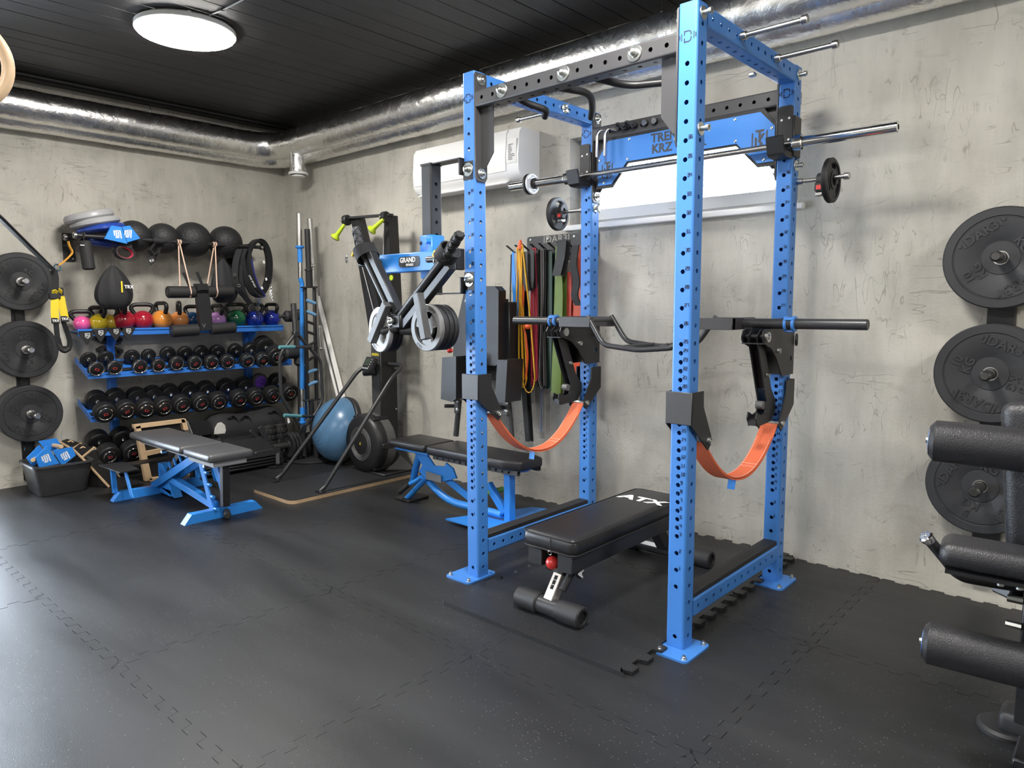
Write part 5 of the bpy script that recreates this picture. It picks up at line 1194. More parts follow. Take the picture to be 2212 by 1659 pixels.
# ------------------------------------------------------------------ bars standing in the corner holder
XC_ = .80
hd = thing('bar_holder', 'round black floor stand holding barbells upright in the corner', 'bar stand', (.86,-.30,0))
G().lathe((.86,-.30,0), (0,0,1), [(0,0),(0,.27),(.012,.275),(.03,.25),(.035,0)], 40).ob('base', BLK, hd)
for y, x in ((-.44,.86),(-.30,.80),(-.22,.90),(-.34,.98)): G().pipe((x,y,.03), (x,y,.24), .034, .028, 18).ob('socket', BLK, hd)
def rod(g, pix, r, x=XC_, n=14): return g.tube(pxl(pix,'x',x), r, n)
t = thing('blue_bar', 'blue and chrome cambered specialty bar standing in the corner', 'barbell', px(655,960,'x',.80))
G().cyl(px(646,461,'x',.8), px(647.4,533,'x',.8), .0255, n=20, bev=.002).ob('sleeve', STEEL, t); G().cyl(px(647.4,531,'x',.8), px(647.5,536,'x',.8), .040, n=20, bev=.004).ob('flange', BLUE2, t)
G().cyl(px(647.5,536,'x',.8), px(648.7,567,'x',.8), .0225, n=18).ob('shaft', BLUE2, t); G().cyl(px(648.7,567,'x',.8), px(649,601,'x',.8), .020, n=18).ob('knurled_grip', STEEL, t)
G().tube(fillet(pxl([(649,600),(650,606),(652.5,612),(652.5,840)],'x',.8),.02,4), .021, 14).ob('camber', BLUE2, t); G().cyl(px(652.5,838,'x',.8), px(653,880,'x',.8), .019, n=16).ob('knurled_grip', STEEL, t)
G().cyl(px(653,880,'x',.8), px(653.5,912,'x',.8), .0225, n=16).ob('shaft', BLUE2, t); G().cyl(px(653.5,910,'x',.8), px(653.5,915,'x',.8), .040, n=20, bev=.004).ob('flange', BLUE2, t); G().cyl(px(653.5,914,'x',.8), V3((.80,-.365,.05)), .0255, n=18).ob('sleeve', STEEL, t)
t = thing('blue_strut_bar', 'slim blue bar leaning behind the blue and chrome bar', 'barbell', px(662,880,'x',.70)); G().tube(pxl([(659,790),(662,905)],'x',.72), .012, 10).ob('shaft', BLUE2, t)
t = thing('steel_bar', 'plain silver barbell standing behind the black ladder bar in the corner', 'barbell', px(684,940,'x',.66))
G().cyl(px(669,472,'x',.66), px(676,572,'x',.66), .0255, n=20, bev=.002).ob('sleeve', STEEL, t); G().cyl(px(676,570,'x',.66), px(676.5,577,'x',.66), .036, n=20, bev=.004).ob('collar', STEEL, t); G().cyl(px(676.5,576,'x',.66), px(690,930,'x',.66), .0145, n=14).ob('shaft', STEEL, t)
t = thing('ladder_bar', 'black ladder-shaped multi-grip bar with blue rungs standing in the corner', 'barbell', px(675,940,'x',.86)); xx = .86
G().cyl(px(663.5,495,'x',xx), px(667,582,'x',xx), .0255, n=20, bev=.003).ob('sleeve', BLK, t); G().cyl(px(666.8,581,'x',xx), px(667,585,'x',xx), .036, n=18).ob('flange', BLK, t); G().cyl(px(667,585,'x',xx), px(668,620,'x',xx), .030, n=18).ob('grip', NYLON, t)
pbeam(G(), (652,621), (683,620), 'x', xx, .05, .014).ob('end_plate', BLK, t); pbeam(G(), (657,866), (689,862), 'x', xx, .05, .014).ob('end_plate', BLK, t)
for a, b in (((659,622),(665,862)),((679,622),(684,862))): pbeam(G(), a, b, 'x', xx, .03, .022, up=(1,0,0)).ob('rail', BLK, t)
for k, (v0, v1, m) in enumerate(((648,655,BLUE),(672,680,BLUE),(694,701,BLK),(716,723,BLK),(748,738,BLK),(780,768,BLK),(805,798,BLUE),(832,824,BLUE))): G().cyl(px(659.5+(v0-620)*.024,v0,'x',xx), px(680+(v1-620)*.02,v1,'x',xx), .0165 if m is BLUE else .013, n=12).ob('rung', m if m is BLK else M('pale_blue_grip', (.16,.36,.62), .5), t)
G().cyl(px(672,864,'x',xx), px(676,960,'x',xx), .0255, n=18).ob('sleeve', BLK, t)
sq = thing('safety_squat_bar', 'black safety squat bar with thick foam pads behind the hex bar', 'barbell', px(648,780,'x',.70)); xx = .74
G().cyl(px(648,668,'x',xx), px(648,790,'x',xx), .055, n=24, bev=.02).ob('neck_pad', FOAM, sq)
for (u0,v0,u1,v1) in ((612,683,652,684),(612,763,652,763)):
    G().cyl(px(u0+2,v0,'x',xx), px(u1,v1,'x',xx), .052, n=24, bev=.018).ob('shoulder_pad', FOAM, sq); G().cyl(px(u0-9,v0+.5,'x',xx), px(u0+5,v0,'x',xx), .017, n=14, bev=.004).ob('handle', BLKS, sq)
G().cyl(px(648,785,'x',xx), px(650,960,'x',xx), .025, n=16).ob('shaft', BLK, sq)
hx = thing('hex_bar', 'dark steel hexagonal trap bar with teal-taped grips leaning in the corner', 'barbell', px(655,955,'x',.92)); xx = .95
G().pipe(px(633.8,655,'x',xx), px(638.8,719,'x',xx), .0255, .02, 20, .002).ob('sleeve', M('gunmetal', (.17,.17,.17), .35, 1.), hx); GM = MATS['gunmetal']
G().box(px(638.8,721,'x',xx), (.05,.06,.05), bev=.006).ob('junction', BLKS, hx); G().box(px(653.5,925,'x',xx), (.05,.06,.06), bev=.006).ob('junction', BLKS, hx)
G().tube(fillet(pxl([(641,720),(692.6,778),(697.6,862),(679,897),(656,924)],'x',xx),.05,4), .0155, 12).ob('frame_tube', BLKS, hx)
G().tube(fillet(pxl([(637,722),(618.7,746),(603.5,768),(607,855),(630.4,895.5),(650,923)],'x',xx),.05,4), .0155, 12).ob('frame_tube', BLKS, hx)
for (u0,v0,um,u1,v1,vm) in ((603.5,750,636,674,749,749.5),(614,897,650,678,899,899)):
    TEAL = M('teal_tape', (.10,.29,.33), .6); G().cyl(px(u0,v0,'x',xx+.10), px(um,vm,'x',xx+.07), .016, n=14).ob('taped_grip', TEAL, hx); G().cyl(px(um-1,vm,'x',xx+.07), px(u1,v1,'x',xx), .0135, n=12).ob('grip_bar', BLKS, hx)
G().cyl(px(654,925,'x',xx), V3((.93,-.445,.06)), .0255, n=18).ob('sleeve', RUB, hx)
ppoly(G(), [(620,902),(622,915),(627,912),(624,903)], 'x', xx+.1, .001).ob('paper_tag', WHITE, hx)
for k, (a, b, yy) in enumerate(((( 682,632),(737,852),-.045),((691,704),(728,852),-.06),((688,640),(741,848),-.03))):
    p, q = px(*a,'y',yy), px(*b,'y',yy); d = (q-p).normalized(); q2 = q+d*((.02-q.z)/d.z)
    t = thing('wooden_stick', 'white painted mobility stick leaning on the wall behind the balance trainer, '+['longest','shortest','middle'][k]+' of three', 'stick', q2, 'white sticks in the corner'); G().cyl(p, q2, .0145, n=14, bev=.002).ob('shaft', M('white_paint', (.78,.77,.74), .4), t)
t = thing('curl_handle', 'short steel bar with spring collars hanging beside the ladder bar', 'bar', px(694,780,'x',.9)); 
for pix in ([(690,708),(692,752)],[(694,706),(697,752)]): G().tube(pxl(pix,'x',.9), .011, 12).ob('tube', STEEL, t)
G().tube(fillet(pxl([(688,750),(692,775),(690,820),(695,850)],'x',.9),.03,4), .007, 8).ob('spring_wire', STEEL, t); G().torus(px(694,753,'x',.9), (0,.3,1), .024, .005, 18, 6).ob('collar', STEEL, t)
# ------------------------------------------------------------------ balance trainer dome
bo = thing('balance_dome', 'blue rubber balance dome on a black base leaning against the wall', 'balance trainer', (1.12,-.2,0))
c = V3((1.20,-.205,.30)); ax = V3((-.15,-1,.22)).normalized(); Rb = .295
G().lathe(c-ax*.045, ax, [(0,0),(0,Rb*.96),(.012,Rb*1.03),(.05,Rb*1.04),(.062,Rb*1.0),(.062,0)], 48).ob('base', RUB, bo)
prof = []
for i in range(15):
    a = math.pi/2*i/14; prof.append((.015+.235*math.sin(a), Rb*math.cos(a)))
prof = [(max(0,t),r) for t, r in prof]
pf = []
for k, (t_, r_) in enumerate(prof):
    pf.append((t_, r_)); 
    if k in (8,9,10,11,12) : pf += [(t_+.0025, r_-.004), (t_+.0035, r_-.008)]
G().lathe(c+ax*.012, ax, pf[:-1]+[(.252,0)], 56).ob('dome', M('steel_blue_rubber', (.085,.19,.33), .3, var=.06, vs=8), bo)
G().lathe(c+ax*.255, ax, [(0,.028),(.006,.026),(.007,.0)], 20).ob('valve', M('pale_blue_plastic', (.50,.60,.68), .4), bo)
# ------------------------------------------------------------------ ski machine
sk = thing('ski_machine', 'black ski-erg tower with lime handles, flywheel and floor platform against the wall', 'ski machine', (1.86,-.7,0))
plat = rrect(1.565,-1.305,2.145,-.06,.06); G().prism(plat, (0,0,.026), (1,0,0), (0,1,0), .004).ob('platform_top', M('platform_laminate', (.020,.020,.022), .5, bump=.3, bs=300), sk)
G().prism(plat, (0,0,0), (1,0,0), (0,1,0), .026).ob('platform_board', PLY, sk)
XK = 1.775; GRYF = M('dark_grey_panel', (.055,.055,.058), .45)
G().bb(1.765,-.285,.03,1.895,-.11,1.26, bev=.006).ob('column', BLK, sk); G().bb(1.775,-.290,.30,1.885,-.284,1.20).ob('front_cover', GRYF, sk)
ppoly(G(), [(757,470),(774,471),(838,745),(803,748)], 'y', -.285, .07).ob('arm', BLK, sk); 
P = pxl([(829,465),(838,464),(847,640),(850,748),(822,748),(826,640)], 'y', -.285); 
G().prism([(p.x,p.z) for p in P], (0,-.185,0), (1,0,0), (0,0,1), .10).ob('arm', BLK, sk)
a, b = px(757,471,'y',-.285), px(845,464,'y',-.285); G().beam(a, b, .05, .02, bev=.003).ob('top_bar', BLKS, sk)
LIME = M('lime_grip', (.42,.55,.02), .4)
for (pu, h0, h1) in (((748,476),(744,485),(724,513)), ((831,469),(828,474),(803,497))):
    p = px(*pu,'y',-.31); G().cyl(p+V3((-.02,0,0)), p+V3((.03,0,0)), .045, n=24, bev=.008).ob('pulley_housing', BLK, sk); G().lathe(p+V3((-.005,-.046,0)), (0,-1,0), [(0,.01),(.003,.008),(.003,0)], 10).ob('screw', ZINC, sk)
    q0, q1 = px(*h0,'y',-.36), px(*h1,'y',-.40); d = q1-q0; L = d.length
    G().lathe(q0, d, [(0,0),(0,.012),(.01,.015),(L*.4,.017),(L*.8,.020),(L*.93,.036),(L,.042),(L+.004,.040),(L+.004,0)], 20).ob('handle', LIME, sk); G().lathe(q1, d, [(.003,0),(.003,.038),(.010,.034),(.010,0)], 20).ob('handle_cap', RUB, sk)
for a, b in (((759,486),(812,690)), ((829,480),(826,720))): G().tube([px(*a,'y',-.30), px(*b,'y',-.30)], .003, 6).ob('drive_cord', M('grey_cord', (.5,.5,.48), .7), sk)
for v in (600,632): G().lathe(px(846,v,'y',-.287), (0,-1,0), [(0,.022),(.006,.022),(.007,0)], 16).ob('badge_disc', LIME if v == 600 else ZINC, sk)
g = G().text('SKIERG', .03, px(811,766,'y',-.2915), (1,0,0), (0,0,1), .001, bold=.0006); g.ob('lettering', M('yellow_print', (.75,.65,.05), .5), sk)
for (x,z) in ((1.82,1.22),(1.88,1.22),(1.88,.9),(1.88,.55),(1.88,.2)): G().lathe((1.896,-.13 if x > 1.85 else -.27,z), (1,0,0), [(0,.008),(.003,.006),(.003,0)], 8).ob('screw', ZINC, sk)
# monitor
c = px(798,788,'y',-.36); Rm = Matrix.Rotation(math.radians(-35),3,'X')
Rm = Matrix.Rotation(math.radians(-12),3,'Z') @ Matrix.Rotation(math.radians(-28),3,'X')
G().box(c, (.15,.05,.13), Rm, bev=.012, seg=2).ob('monitor', BLK, sk); G().box(c+Rm@V3((0,-.026,.015)), (.09,.003,.065), Rm).ob('screen', M('lcd_green', (.05,.065,.05), .25), sk)
for k in range(4): G().lathe(c+Rm@V3((-.05+.033*k,-.024,-.042)), Rm@V3((0,-1,0)), [(0,.009),(.004,.008),(.004,0)], 10).ob('button', M('grey_button', (.45,.46,.46), .5), sk)
for k in range(4): G().lathe(c+Rm@V3((.058,-.024,.04-.022*k)), Rm@V3((0,-1,0)), [(0,.006),(.003,.005),(.003,0)], 8).ob('button', MATS['grey_button'], sk)
G().cyl(px(786,806,'y',-.33), px(812,804,'y',-.30), .026, n=16, bev=.006).ob('monitor_arm', BLK, sk)
# flywheel: axis along y
fc = V3((1.78,-.42,.275)); fr = .25
G().lathe(fc+V3((0,.20,0)), (0,-1,0), [(0,0),(0,fr*.92),(.02,fr),(.14,fr),(.18,fr*.96),(.20,fr*.86),(.205,fr*.5),(.19,fr*.45),(.19,0)], 56).ob('flywheel_cage', BLK, sk)
G().lathe(fc+V3((0,.175,0)), (0,-1,0), [(0,fr*1.002),(.085,fr*1.002)], 56).ob('mesh_band', M('grey_mesh', (.14,.14,.14), .5, .4, bump=.6, bs=500), sk)
for r in (.10,.115,.128,.14): G().torus(fc+V3((0,-.006,0)), (0,1,0), r, .0022, 40, 6).ob('grille_ring', M('grey_print', (.18,.18,.18), .6), sk)
G().lathe(fc+V3((0,.012,0)), (0,-1,0), [(0,0),(0,.098),(.012,.094),(.018,.06),(.02,0)], 32).ob('hub_cover', BLK, sk)
g = G().text('C', .03, fc+V3((0,-.0095,.0)), (1,0,0), (0,0,1), .001, bold=.001); g.ob('hub_mark', M('yellow_print', (.75,.65,.05), .5), sk)
for a in range(0,360,60): c_, s_ = math.cos(math.radians(a)), math.sin(math.radians(a)); G().box(fc+V3((fr*.98*c_,.11,fr*.98*s_)), (.03,.16,.045), Matrix.Rotation(-math.radians(a),3,'Y'), bev=.004).ob('cage_clip', BLK, sk)
G().bb(1.60,-.40,.03,2.06,-.06,.045, bev=.004).ob('base_plate', BLK, sk)
hull([V3((1.90,-.28,.045)),V3((1.90,-.08,.045)),V3((2.10,-.10,.045)),V3((1.90,-.10,.26)),V3((1.94,-.10,.045)),V3((1.90,-.2,.24))]).ob('base_gusset', BLK, sk)
# legs
G().tube(fillet([(1.76,-.24,.94),(1.70,-.36,.90),(1.47,-.985,.06),(1.46,-1.03,.035)], .08, 6), .0165, 12).ob('leg', BLKS, sk)
G().tube(fillet([(1.90,-.20,.94),(2.10,-.20,.94),(2.12,-.34,.86),(2.085,-.985,.06),(2.085,-1.03,.035)], .09, 6), .0165, 12).ob('leg', BLKS, sk)
for x, y in ((1.46,-1.02),(2.085,-1.02)): G().box((x,y,.035), (.07,.055,.010), bev=.003).ob('leg_foot', BLK, sk)
# ------------------------------------------------------------------ lever arms clamped to the front rack upright
la = thing('lever_arms', 'black pivoting lever arms with round handles on a blue slide clamped to the rack', 'lever arms', (3.82,-1.45,1.2))
ya = -1.40
def sqtube(par, a, b, w, m, name, hol=0):
    a, b = vec(a), vec(b); d = (b-a).normalized(); L = (b-a).length
    g = G(); perf_tube(g, a, d, (0,1,0), L, w, w, hu=[], hs=[.05+.065*k for k in range(int((L-.06)/.065))] if hol else [], r=.010, cr=.007); return g.ob(name, m, par)
sqtube(la, (3.815,ya,1.48), (3.815,ya,2.155), .075, BLK, 'slide_post', 1); G().bb(3.775,ya-.04,2.145,3.855,ya+.04,2.155).ob('post_cap', BLK, la)
for z in (2.148, 1.485):
    G().bb(3.80,ya-.035,z-.003,4.066,ya+.03,z+.003).ob('mount_strap', BLK, la); G().bb(4.058,ya-.035,z-.08 if z > 2 else z,4.066,ya+.03,z if z > 2 else z+.08).ob('mount_tab', BLK, la)
    zz = 2.10 if z > 2 else 1.565
for z, u, v in ((2.09,1008,383),(1.55,1012,606)): bolt(la, (4.105,-1.4145,z), (0,-1,0), R=.034, r=.017, L=.03); G().bb(4.07,-1.4150,z-.05,4.14,-1.4135,z+.04).ob('mount_plate', BLK, la)
G().bb(3.768,ya-.048,1.565,3.862,ya+.048,1.79, bev=.006).ob('slide_sleeve', BLUE2, la); G().lathe((3.78,ya-.049,1.75), (0,-1,0), [(0,.011),(.0005,.010),(.0005,0)], 14).ob('sleeve_hole', DARKHOLE, la); G().cyl((3.85,ya-.05,1.755), (3.85,ya-.08,1.755), .014, n=12).ob('lock_knob', BLUE2, la)
G().bb(3.43,-1.50,1.60,4.075,-1.445,1.70, bev=.005).ob('cross_beam', BLUE2, la); G().bb(4.072,-1.502,1.598,4.105,-1.442,1.702, bev=.004).ob('beam_cap', BLK, la)
lg = G().prism(rrect(3.66,1.625,3.83,1.68,.018), (0,-1.5005,0), (1,0,0), (0,0,1), .0012).ob('logo_plate', BLK, la)
g = G().text('GRAND', .036, (3.67,-1.5022,1.661), (1,0,0), (0,0,1), .001, 'LEFT', .0012); g.ob('lettering', WHITE, lg); g = G().text('FITNESS', .017, (3.72,-1.5022,1.636), (1,0,0), (0,0,1), .001, 'LEFT', .0006); g.ob('lettering', WHITE, lg)
for x in (3.47, 4.02):
    G().cyl((x,-1.50,1.65), (x,-1.56,1.65), .034, n=20, bev=.006).ob('bearing', M('dark_cast', (.05,.06,.055), .35, .6), la); G().box((x,-1.512,1.65), (.11,.022,.05), bev=.012, seg=2).ob('bearing_flange', MATS['dark_cast'], la); G().cyl((x-.05,-1.57,1.65), (x+.02,-1.57,1.65), .016, n=12).ob('axle', BLKS, la)
    for s in (-1,1): G().lathe((x+s*.038,-1.524,1.65), (0,-1,0), [(0,.011),(.008,.010),(.012,.005),(.012,0)], 8).ob('nut', ZINC, la)
yA = -1.60
A0, A1 = px(852,688,'y',yA), px(786,548,'y',yA); B0_, B1_ = px(862,686,'y',yA), px(962,556,'y',yA)
G().tube([A0, A1], .0215, 16).ob('arm_tube', BLKS, la); d = (A1-A0).normalized(); s = V3((d.z,0,-d.x))
G().beam(A0+s*.052, A1+s*.052+d*.02, .04, .045, up=(0,1,0), bev=.004).ob('arm_beam', BLKS, la)
G().tube([B0_, B1_], .0215, 16).ob('arm_tube', BLKS, la); d2 = (B1_-B0_).normalized(); s2 = V3((d2.z,0,-d2.x)); G().beam(B0_+s2*.052+V3((0,.01,0)), B1_+s2*.052+V3((0,.01,0)), .04, .045, up=(0,1,0), bev=.004).ob('arm_beam', BLKS, la)
# grips with straps
BRAID = M('braided_grip', (.06,.06,.065), .6, bump=1., bs=60, bdist=.008)
def spiral(a, b, r, par, m):
    a, b = vec(a), vec(b); d = b-a; L = d.length; d_, x_, y_ = frame(d); G().cyl(a, b, r*.9, n=16, bev=.004).ob('grip', m, par)
    for ph, sg in ((0,1),(math.pi,1),(0,-1),(math.pi,-1)):
        pts = [a+d_*(L*t)+(x_*math.cos(sg*t*L*70+ph)+y_*math.sin(sg*t*L*70+ph))*r for t in np.linspace(.02,.98,44)]; G().tube(pts, .0042, 5).ob('braid', m, par)
spiral(px(783,552,'y',yA), px(768,492,'y',yA), .022, la, BRAID); spiral(px(960,560,'y',yA-.02), px(994,504,'y',yA-.06), .0225, la, RUB)
for (u, v, rx) in ((791,548,.062),(966,548,.055)):
    c = px(u,v,'y',yA); ax = d if u < 800 else d2; dd, xx_, yy_ = frame(ax); pts = [c+xx_*rx*math.cos(t)+yy_*rx*.9*math.sin(t) for t in np.linspace(0,2*math.pi,25)[:-1]]
    G().strip(pts, ax, .065, .007, closed=True).ob('wrist_cuff', NYLON, la); G().torus(c+xx_*(-rx if u < 800 else rx*.2)+V3((-.02,-.05,-.035)), (.4,1,0), .017, .0025, 18, 6).ob('d_ring', CHROME, la); G().box(c+V3((-.055 if u < 800 else -.04,-.045,.0)), (.012,.01,.03), Matrix.Rotation(.5,3,'Y')).ob('yellow_tab', YEL, la)
# pivot
pv = px(856,694,'y',yA); G().box(pv+V3((.01,.02,.0)), (.10,.09,.075), bev=.008).ob('pivot_block', BLK, la); bolt(la, pv+V3((0,-.03,0)), (0,-1,0), R=.018, r=.018, L=.024); G().cyl(pv+V3((-.075,-.03,-.055)), pv+V3((.02,.0,-.03)), .022, n=16).ob('stub', BLKS, la)
G().cyl(pv+V3((.02,.02,-.045)), pv+V3((.30,.10,-.045)), .027, n=18).ob('plate_axle', BLK, la)
LEVG = M('lever_grey', (.075,.075,.078), .4)
def gplate(c, ax, R, m, lab, txt):
    c, ax = vec(c), vec(ax).normalized(); t = thing('training_plate', lab, 'weight plate', c, 'small plates on the lever arms'); dd, X, Y = frame(ax); hol = [circ(0,0,.026,16)]
    for a in (90,210,330): hol.append([(R*q*math.cos(math.radians(a+w)), R*q*math.sin(math.radians(a+w))) for q, w in [(.70,-34),(.70,-20),(.70,0),(.70,20),(.70,34),(.42,28),(.42,0),(.42,-28)]])
    if X.cross(Y).dot(ax) < 0: X = -X
    G().prism(circ(0,0,R,40), c-ax*.008, X, Y, .016, holes=hol).ob('disc', m, t)
    G().lathe(c, ax, [(-.013,R*.74),(-.013,R-.003),(-.010,R),(.010,R),(.013,R-.003),(.013,R*.74),(-.013,R*.74)], 40).ob('rim', m, t)
    if txt:
        for a, w in ((60,'2.5KG'),(240,'5.5LB')):
            th = math.radians(a); rad = X*math.cos(th)+Y*math.sin(th); tan = rad.cross(ax)
            g = G().text(w, .020, c+ax*.0132+rad*R*.87, tan, rad, .0006, bold=.0005); g.ob('lettering', BLK, t)
    return t
SILV = M('silver_grey_enamel', (.42,.42,.42), .4); AXL = V3((-.19,-1,0)).normalized(); AXR = V3((-.02,-1,0)).normalized()
cL = px(823,712,'y',-1.60); cR = px(924,708,'y',-1.62)
gplate(cL, AXL, .120, SILV, 'grey-faced 2.5 kg plate on the lower lever arm peg by the ski machine', True)
for k in range(2): gplate(cL-AXL*(.03*(k+1)), AXL, .118, RUB, f'black plate behind the grey one, {ORD[k]}, on the lever arm peg by the ski machine', False)
gplate(cR, AXR, .116, M('mid_grey_enamel', (.17,.17,.17), .4), 'dark grey 2.5 kg plate on the lever arm peg next to the rack', True)
for k in range(3): gplate(cR-AXR*(.032*(k+1)), AXR, .114, RUB, f'black plate behind the dark grey one, {ORD[k]}, on the peg next to the rack', False)
G().cyl(cL+AXL*.01, cL-AXL*.16, .0245, n=18).ob('plate_peg', BLK, la); G().cyl(cR+AXR*.01, cR-AXR*.17, .0245, n=18, bev=.004).ob('plate_peg', BLK, la)
for a, b, yy in (((836,656),(803,738),yA-.045), ((903,634),(921,733),yA-.065)): pbeam(G(), a, b, 'y', yy, .04, .042, up=(0,1,0), bev=.003).ob('drop_link', LEVG, la)
# ------------------------------------------------------------------ wall dip station
dp = thing('dip_station', 'black padded knee-raise station with arm pads and handles hung on the wall', 'dip station', (2.95,-.2,.45))
ppoly(G(), [(1003,628),(1012,618),(1068,618),(1077,628),(1076,785),(1070,790),(985,787),(978,780),(980,730)], 'y', -.36, .075).ob('back_pad', LEATHER, dp)
g = G().text('ATX', .07, px(1004,645,'y',-.3605), (1,0,0), (0,0,1), .001, 'LEFT', .002); g.ob('lettering', WHITE, dp)
G().bb(2.95,-.285,.95,3.35,-.20,1.45, bev=.006).ob('back_frame', BLK, dp); ppoly(G(), [(1075,648),(1090,646),(1090,740),(1075,760)], 'y', -.28, .04).ob('back_plate', BLK, dp)
for pix in ([(955,772),(985,770),(985,862),(975,868),(952,862)], [(1074,777),(1096,778),(1091,870),(1069,868)]): ppoly(G(), pix, 'y', -.52, .16).ob('arm_pad', LEATHER, dp)
for (u0,v0,u1,v1,gu) in ((992,865,985,942,960),(1098,868,1106,952,1078)):
    G().tube([px(u0,v0,'y',-.40), px(u1,v1,'y',-.42)], .02, 12).ob('grip_tube', BLKS, dp); G().tube([px(u0-2,v0+12,'y',-.42), px(gu,v0+12,'y',-.50)], .013, 10).ob('hand_grip', RUB, dp)
    G().box(px(u0-4,v0+10,'y',-.44), (.045,.03,.12), bev=.004).ob('clamp', GRYF, dp)
    for dv in (2,20): G().lathe(px(u0-4,v0+dv,'y',-.457), (0,-1,0), [(0,.014),(.006,.013),(.008,.006),(.004,.004),(.004,0)], 14).ob('bolt', ZINC, dp)
G().cyl((3.05,-.25,.62), (3.05,-.25,1.0), .03, n=16).ob('post', BLK, dp); G().cyl(px(1095,720,'y',-.20), px(1095,785,'y',-.20), .035, n=18).ob('side_post', BLKS, dp); pbeam(G(), (1080,722), (1104,722), 'y', -.22, .06, .03).ob('post_arm', BLKS, dp)
G().bb(2.80,-.30,.90,3.40,-.22,.97, bev=.005).ob('lower_frame', BLK, dp); G().bb(2.80,-.22,.85,2.90,-.004,1.05).ob('wall_bracket', BLK, dp); G().bb(3.25,-.22,.85,3.35,-.004,1.35).ob('wall_bracket', BLK, dp)
q = px(971,757,'y',-.33); G().lathe(q+V3((.05,0,0)), (-1,0,0), [(0,.008),(.03,.008),(.035,.018),(.055,.020),(.06,.016),(.06,0)], 16).ob('knob', RED, dp); q = px(1070,711,'y',-.30); G().cyl(q, q+V3((.07,0,0)), .010, n=12).ob('pop_pin', STEEL, dp)
# ------------------------------------------------------------------ resistance bands on the wall hanger
bh = thing('band_hanger', 'dark steel band hanger plate with hooks on the wall beside the rack', 'hanger', (3.60,-.01,1.85))
G().prism(rrect(3.275,1.74,3.90,1.915,.02), (0,-.003,0), (1,0,0), (0,0,1), .005).ob('plate', GREYP, bh)
g = G().text('IDAR3I', .068, (3.545,-.0085,1.885), (1,0,0), (0,0,1), .001, bold=.001, sx=1.15); g.ob('logo_cut_out', M('plaster_showing', (.36,.345,.30), .7), bh)
for x in (3.31, 3.47, 3.70): G().lathe((x,-.008,1.893), (0,-1,0), [(0,.010),(.004,.008),(.004,0)], 10).ob('screw', ZINC, bh)
HX = [3.255,3.335,3.40,3.475,3.55,3.63,3.71,3.78]
for x in HX: G().strip([(x,-.006,1.81),(x-.0,-.12,1.80),(x-.004,-.20,1.845)], V3((1,0,0)), .018, .004).ob('hook', BLK, bh)
def band(x, yy, ztop, zbot, w, m, lab, gap=.03, th=.004, cat='resistance band', n=20, skew=0., name='resistance_band'):
    """closed loop draped over a hook: two runs separated along x"""
    t = thing(name, lab, cat, (x,yy,zbot), 'bands on the wall hanger'); pts = []
    for k in range(n+1):
        s = k/n; pts.append(V3((x-gap/2*(.2+.8*s)-skew*s+.006*math.sin(5*s+x*30), yy, ztop-(ztop-zbot-gap)*s)))
    for k in range(1,8): a = math.pi*k/8; pts.append(V3((x-skew-gap/2*math.cos(a), yy, zbot+gap-gap*math.sin(a))))
    for k in range(n+1):
        s = 1-k/n; pts.append(V3((x+gap/2*(.2+.8*s)-skew*s+.006*math.sin(4*s+x*20), yy, ztop-(ztop-zbot-gap)*s)))
    for k in range(1,6): a = math.pi*k/6; pts.append(V3((x+gap*.1*math.cos(a), yy, ztop+gap*.15*math.sin(a))))
    G().strip(pts, V3((.25,-1,0)) if w > .012 else V3((0,-1,0)), w, th, closed=True).ob('loop', m, t); return t
C_ = lambda n, c: M('band_'+n, c, .5, var=.12, vs=14)
BB = M('band_black', (.016,.016,.017), .55); 
def flat(xs, yy, m, lab, th=.003, name='resistance_band', cat='resistance band'):
    """flat band face turned to the room: list of (x0,x1,z) rows"""
    t = thing(name, lab, cat, (xs[0][0],yy,xs[-1][2]), 'bands on the wall hanger'); P = [(a,z) for a, b, z in xs]+[(b,z) for a, b, z in xs[::-1]]
    G().prism(P, (0,yy,0), (1,0,0), (0,0,1), th).ob('front_run', m, t); G().prism([(a+.012,z) for a,z in P], (0,yy+.03,0), (1,0,0), (0,0,1), th).ob('back_run', m, t); return t
X_ = lambda u, v=700, y=-.15: px(u, v, 'y', y).x
Z_ = lambda v, u=1170, y=-.15: px(u, v, 'y', y).z
t = flat([(X_(1109),X_(1113),Z_(540)),(X_(1108),X_(1116),Z_(600)),(X_(1111),X_(1117),Z_(640)),(X_(1110),X_(1117),Z_(830)),(X_(1106),X_(1114),Z_(838))], -.16, BLUE2, 'narrow royal blue strap with a black buckle at the end of the band hanger', name='buckle_strap', cat='strap')
G().box((X_(1110),-.16,Z_(852)), (.055,.03,.07), bev=.008).ob('buckle', BLK, t)
G().strip([(X_(1106),-.155,Z_(545)),(X_(1104),-.155,Z_(620)),(X_(1103),-.155,Z_(690))], V3((1,0,0)), .010, .003).ob('tail', NYLON, t)
flat([(X_(1117),X_(1127),Z_(542)),(X_(1117),X_(1127),Z_(700)),(X_(1121),X_(1132),Z_(860)),(X_(1129),X_(1138),Z_(961))], -.12, BB, 'long flat black band hanging lowest, next to the blue strap')
YB_ = C_('yellow',(.78,.42,.02))
for k, (x, zb, gp) in enumerate(((X_(1128),Z_(846),.085),(X_(1133),Z_(838),.06),(X_(1141),Z_(848),.11))): band(x, -.19-.012*k, 1.82, zb, .009, YB_, 'thin yellow rubber loop on the band hanger, '+['longest','shortest','widest'][k]+' of three', gap=gp, skew=-.03*k, th=.006)
t = thing('door_anchor', 'crumpled orange tube exerciser tangled among the yellow loops', 'resistance tube', (X_(1125),-.2,Z_(700))); OR_ = M('orange_plastic', (.75,.10,.02), .45)
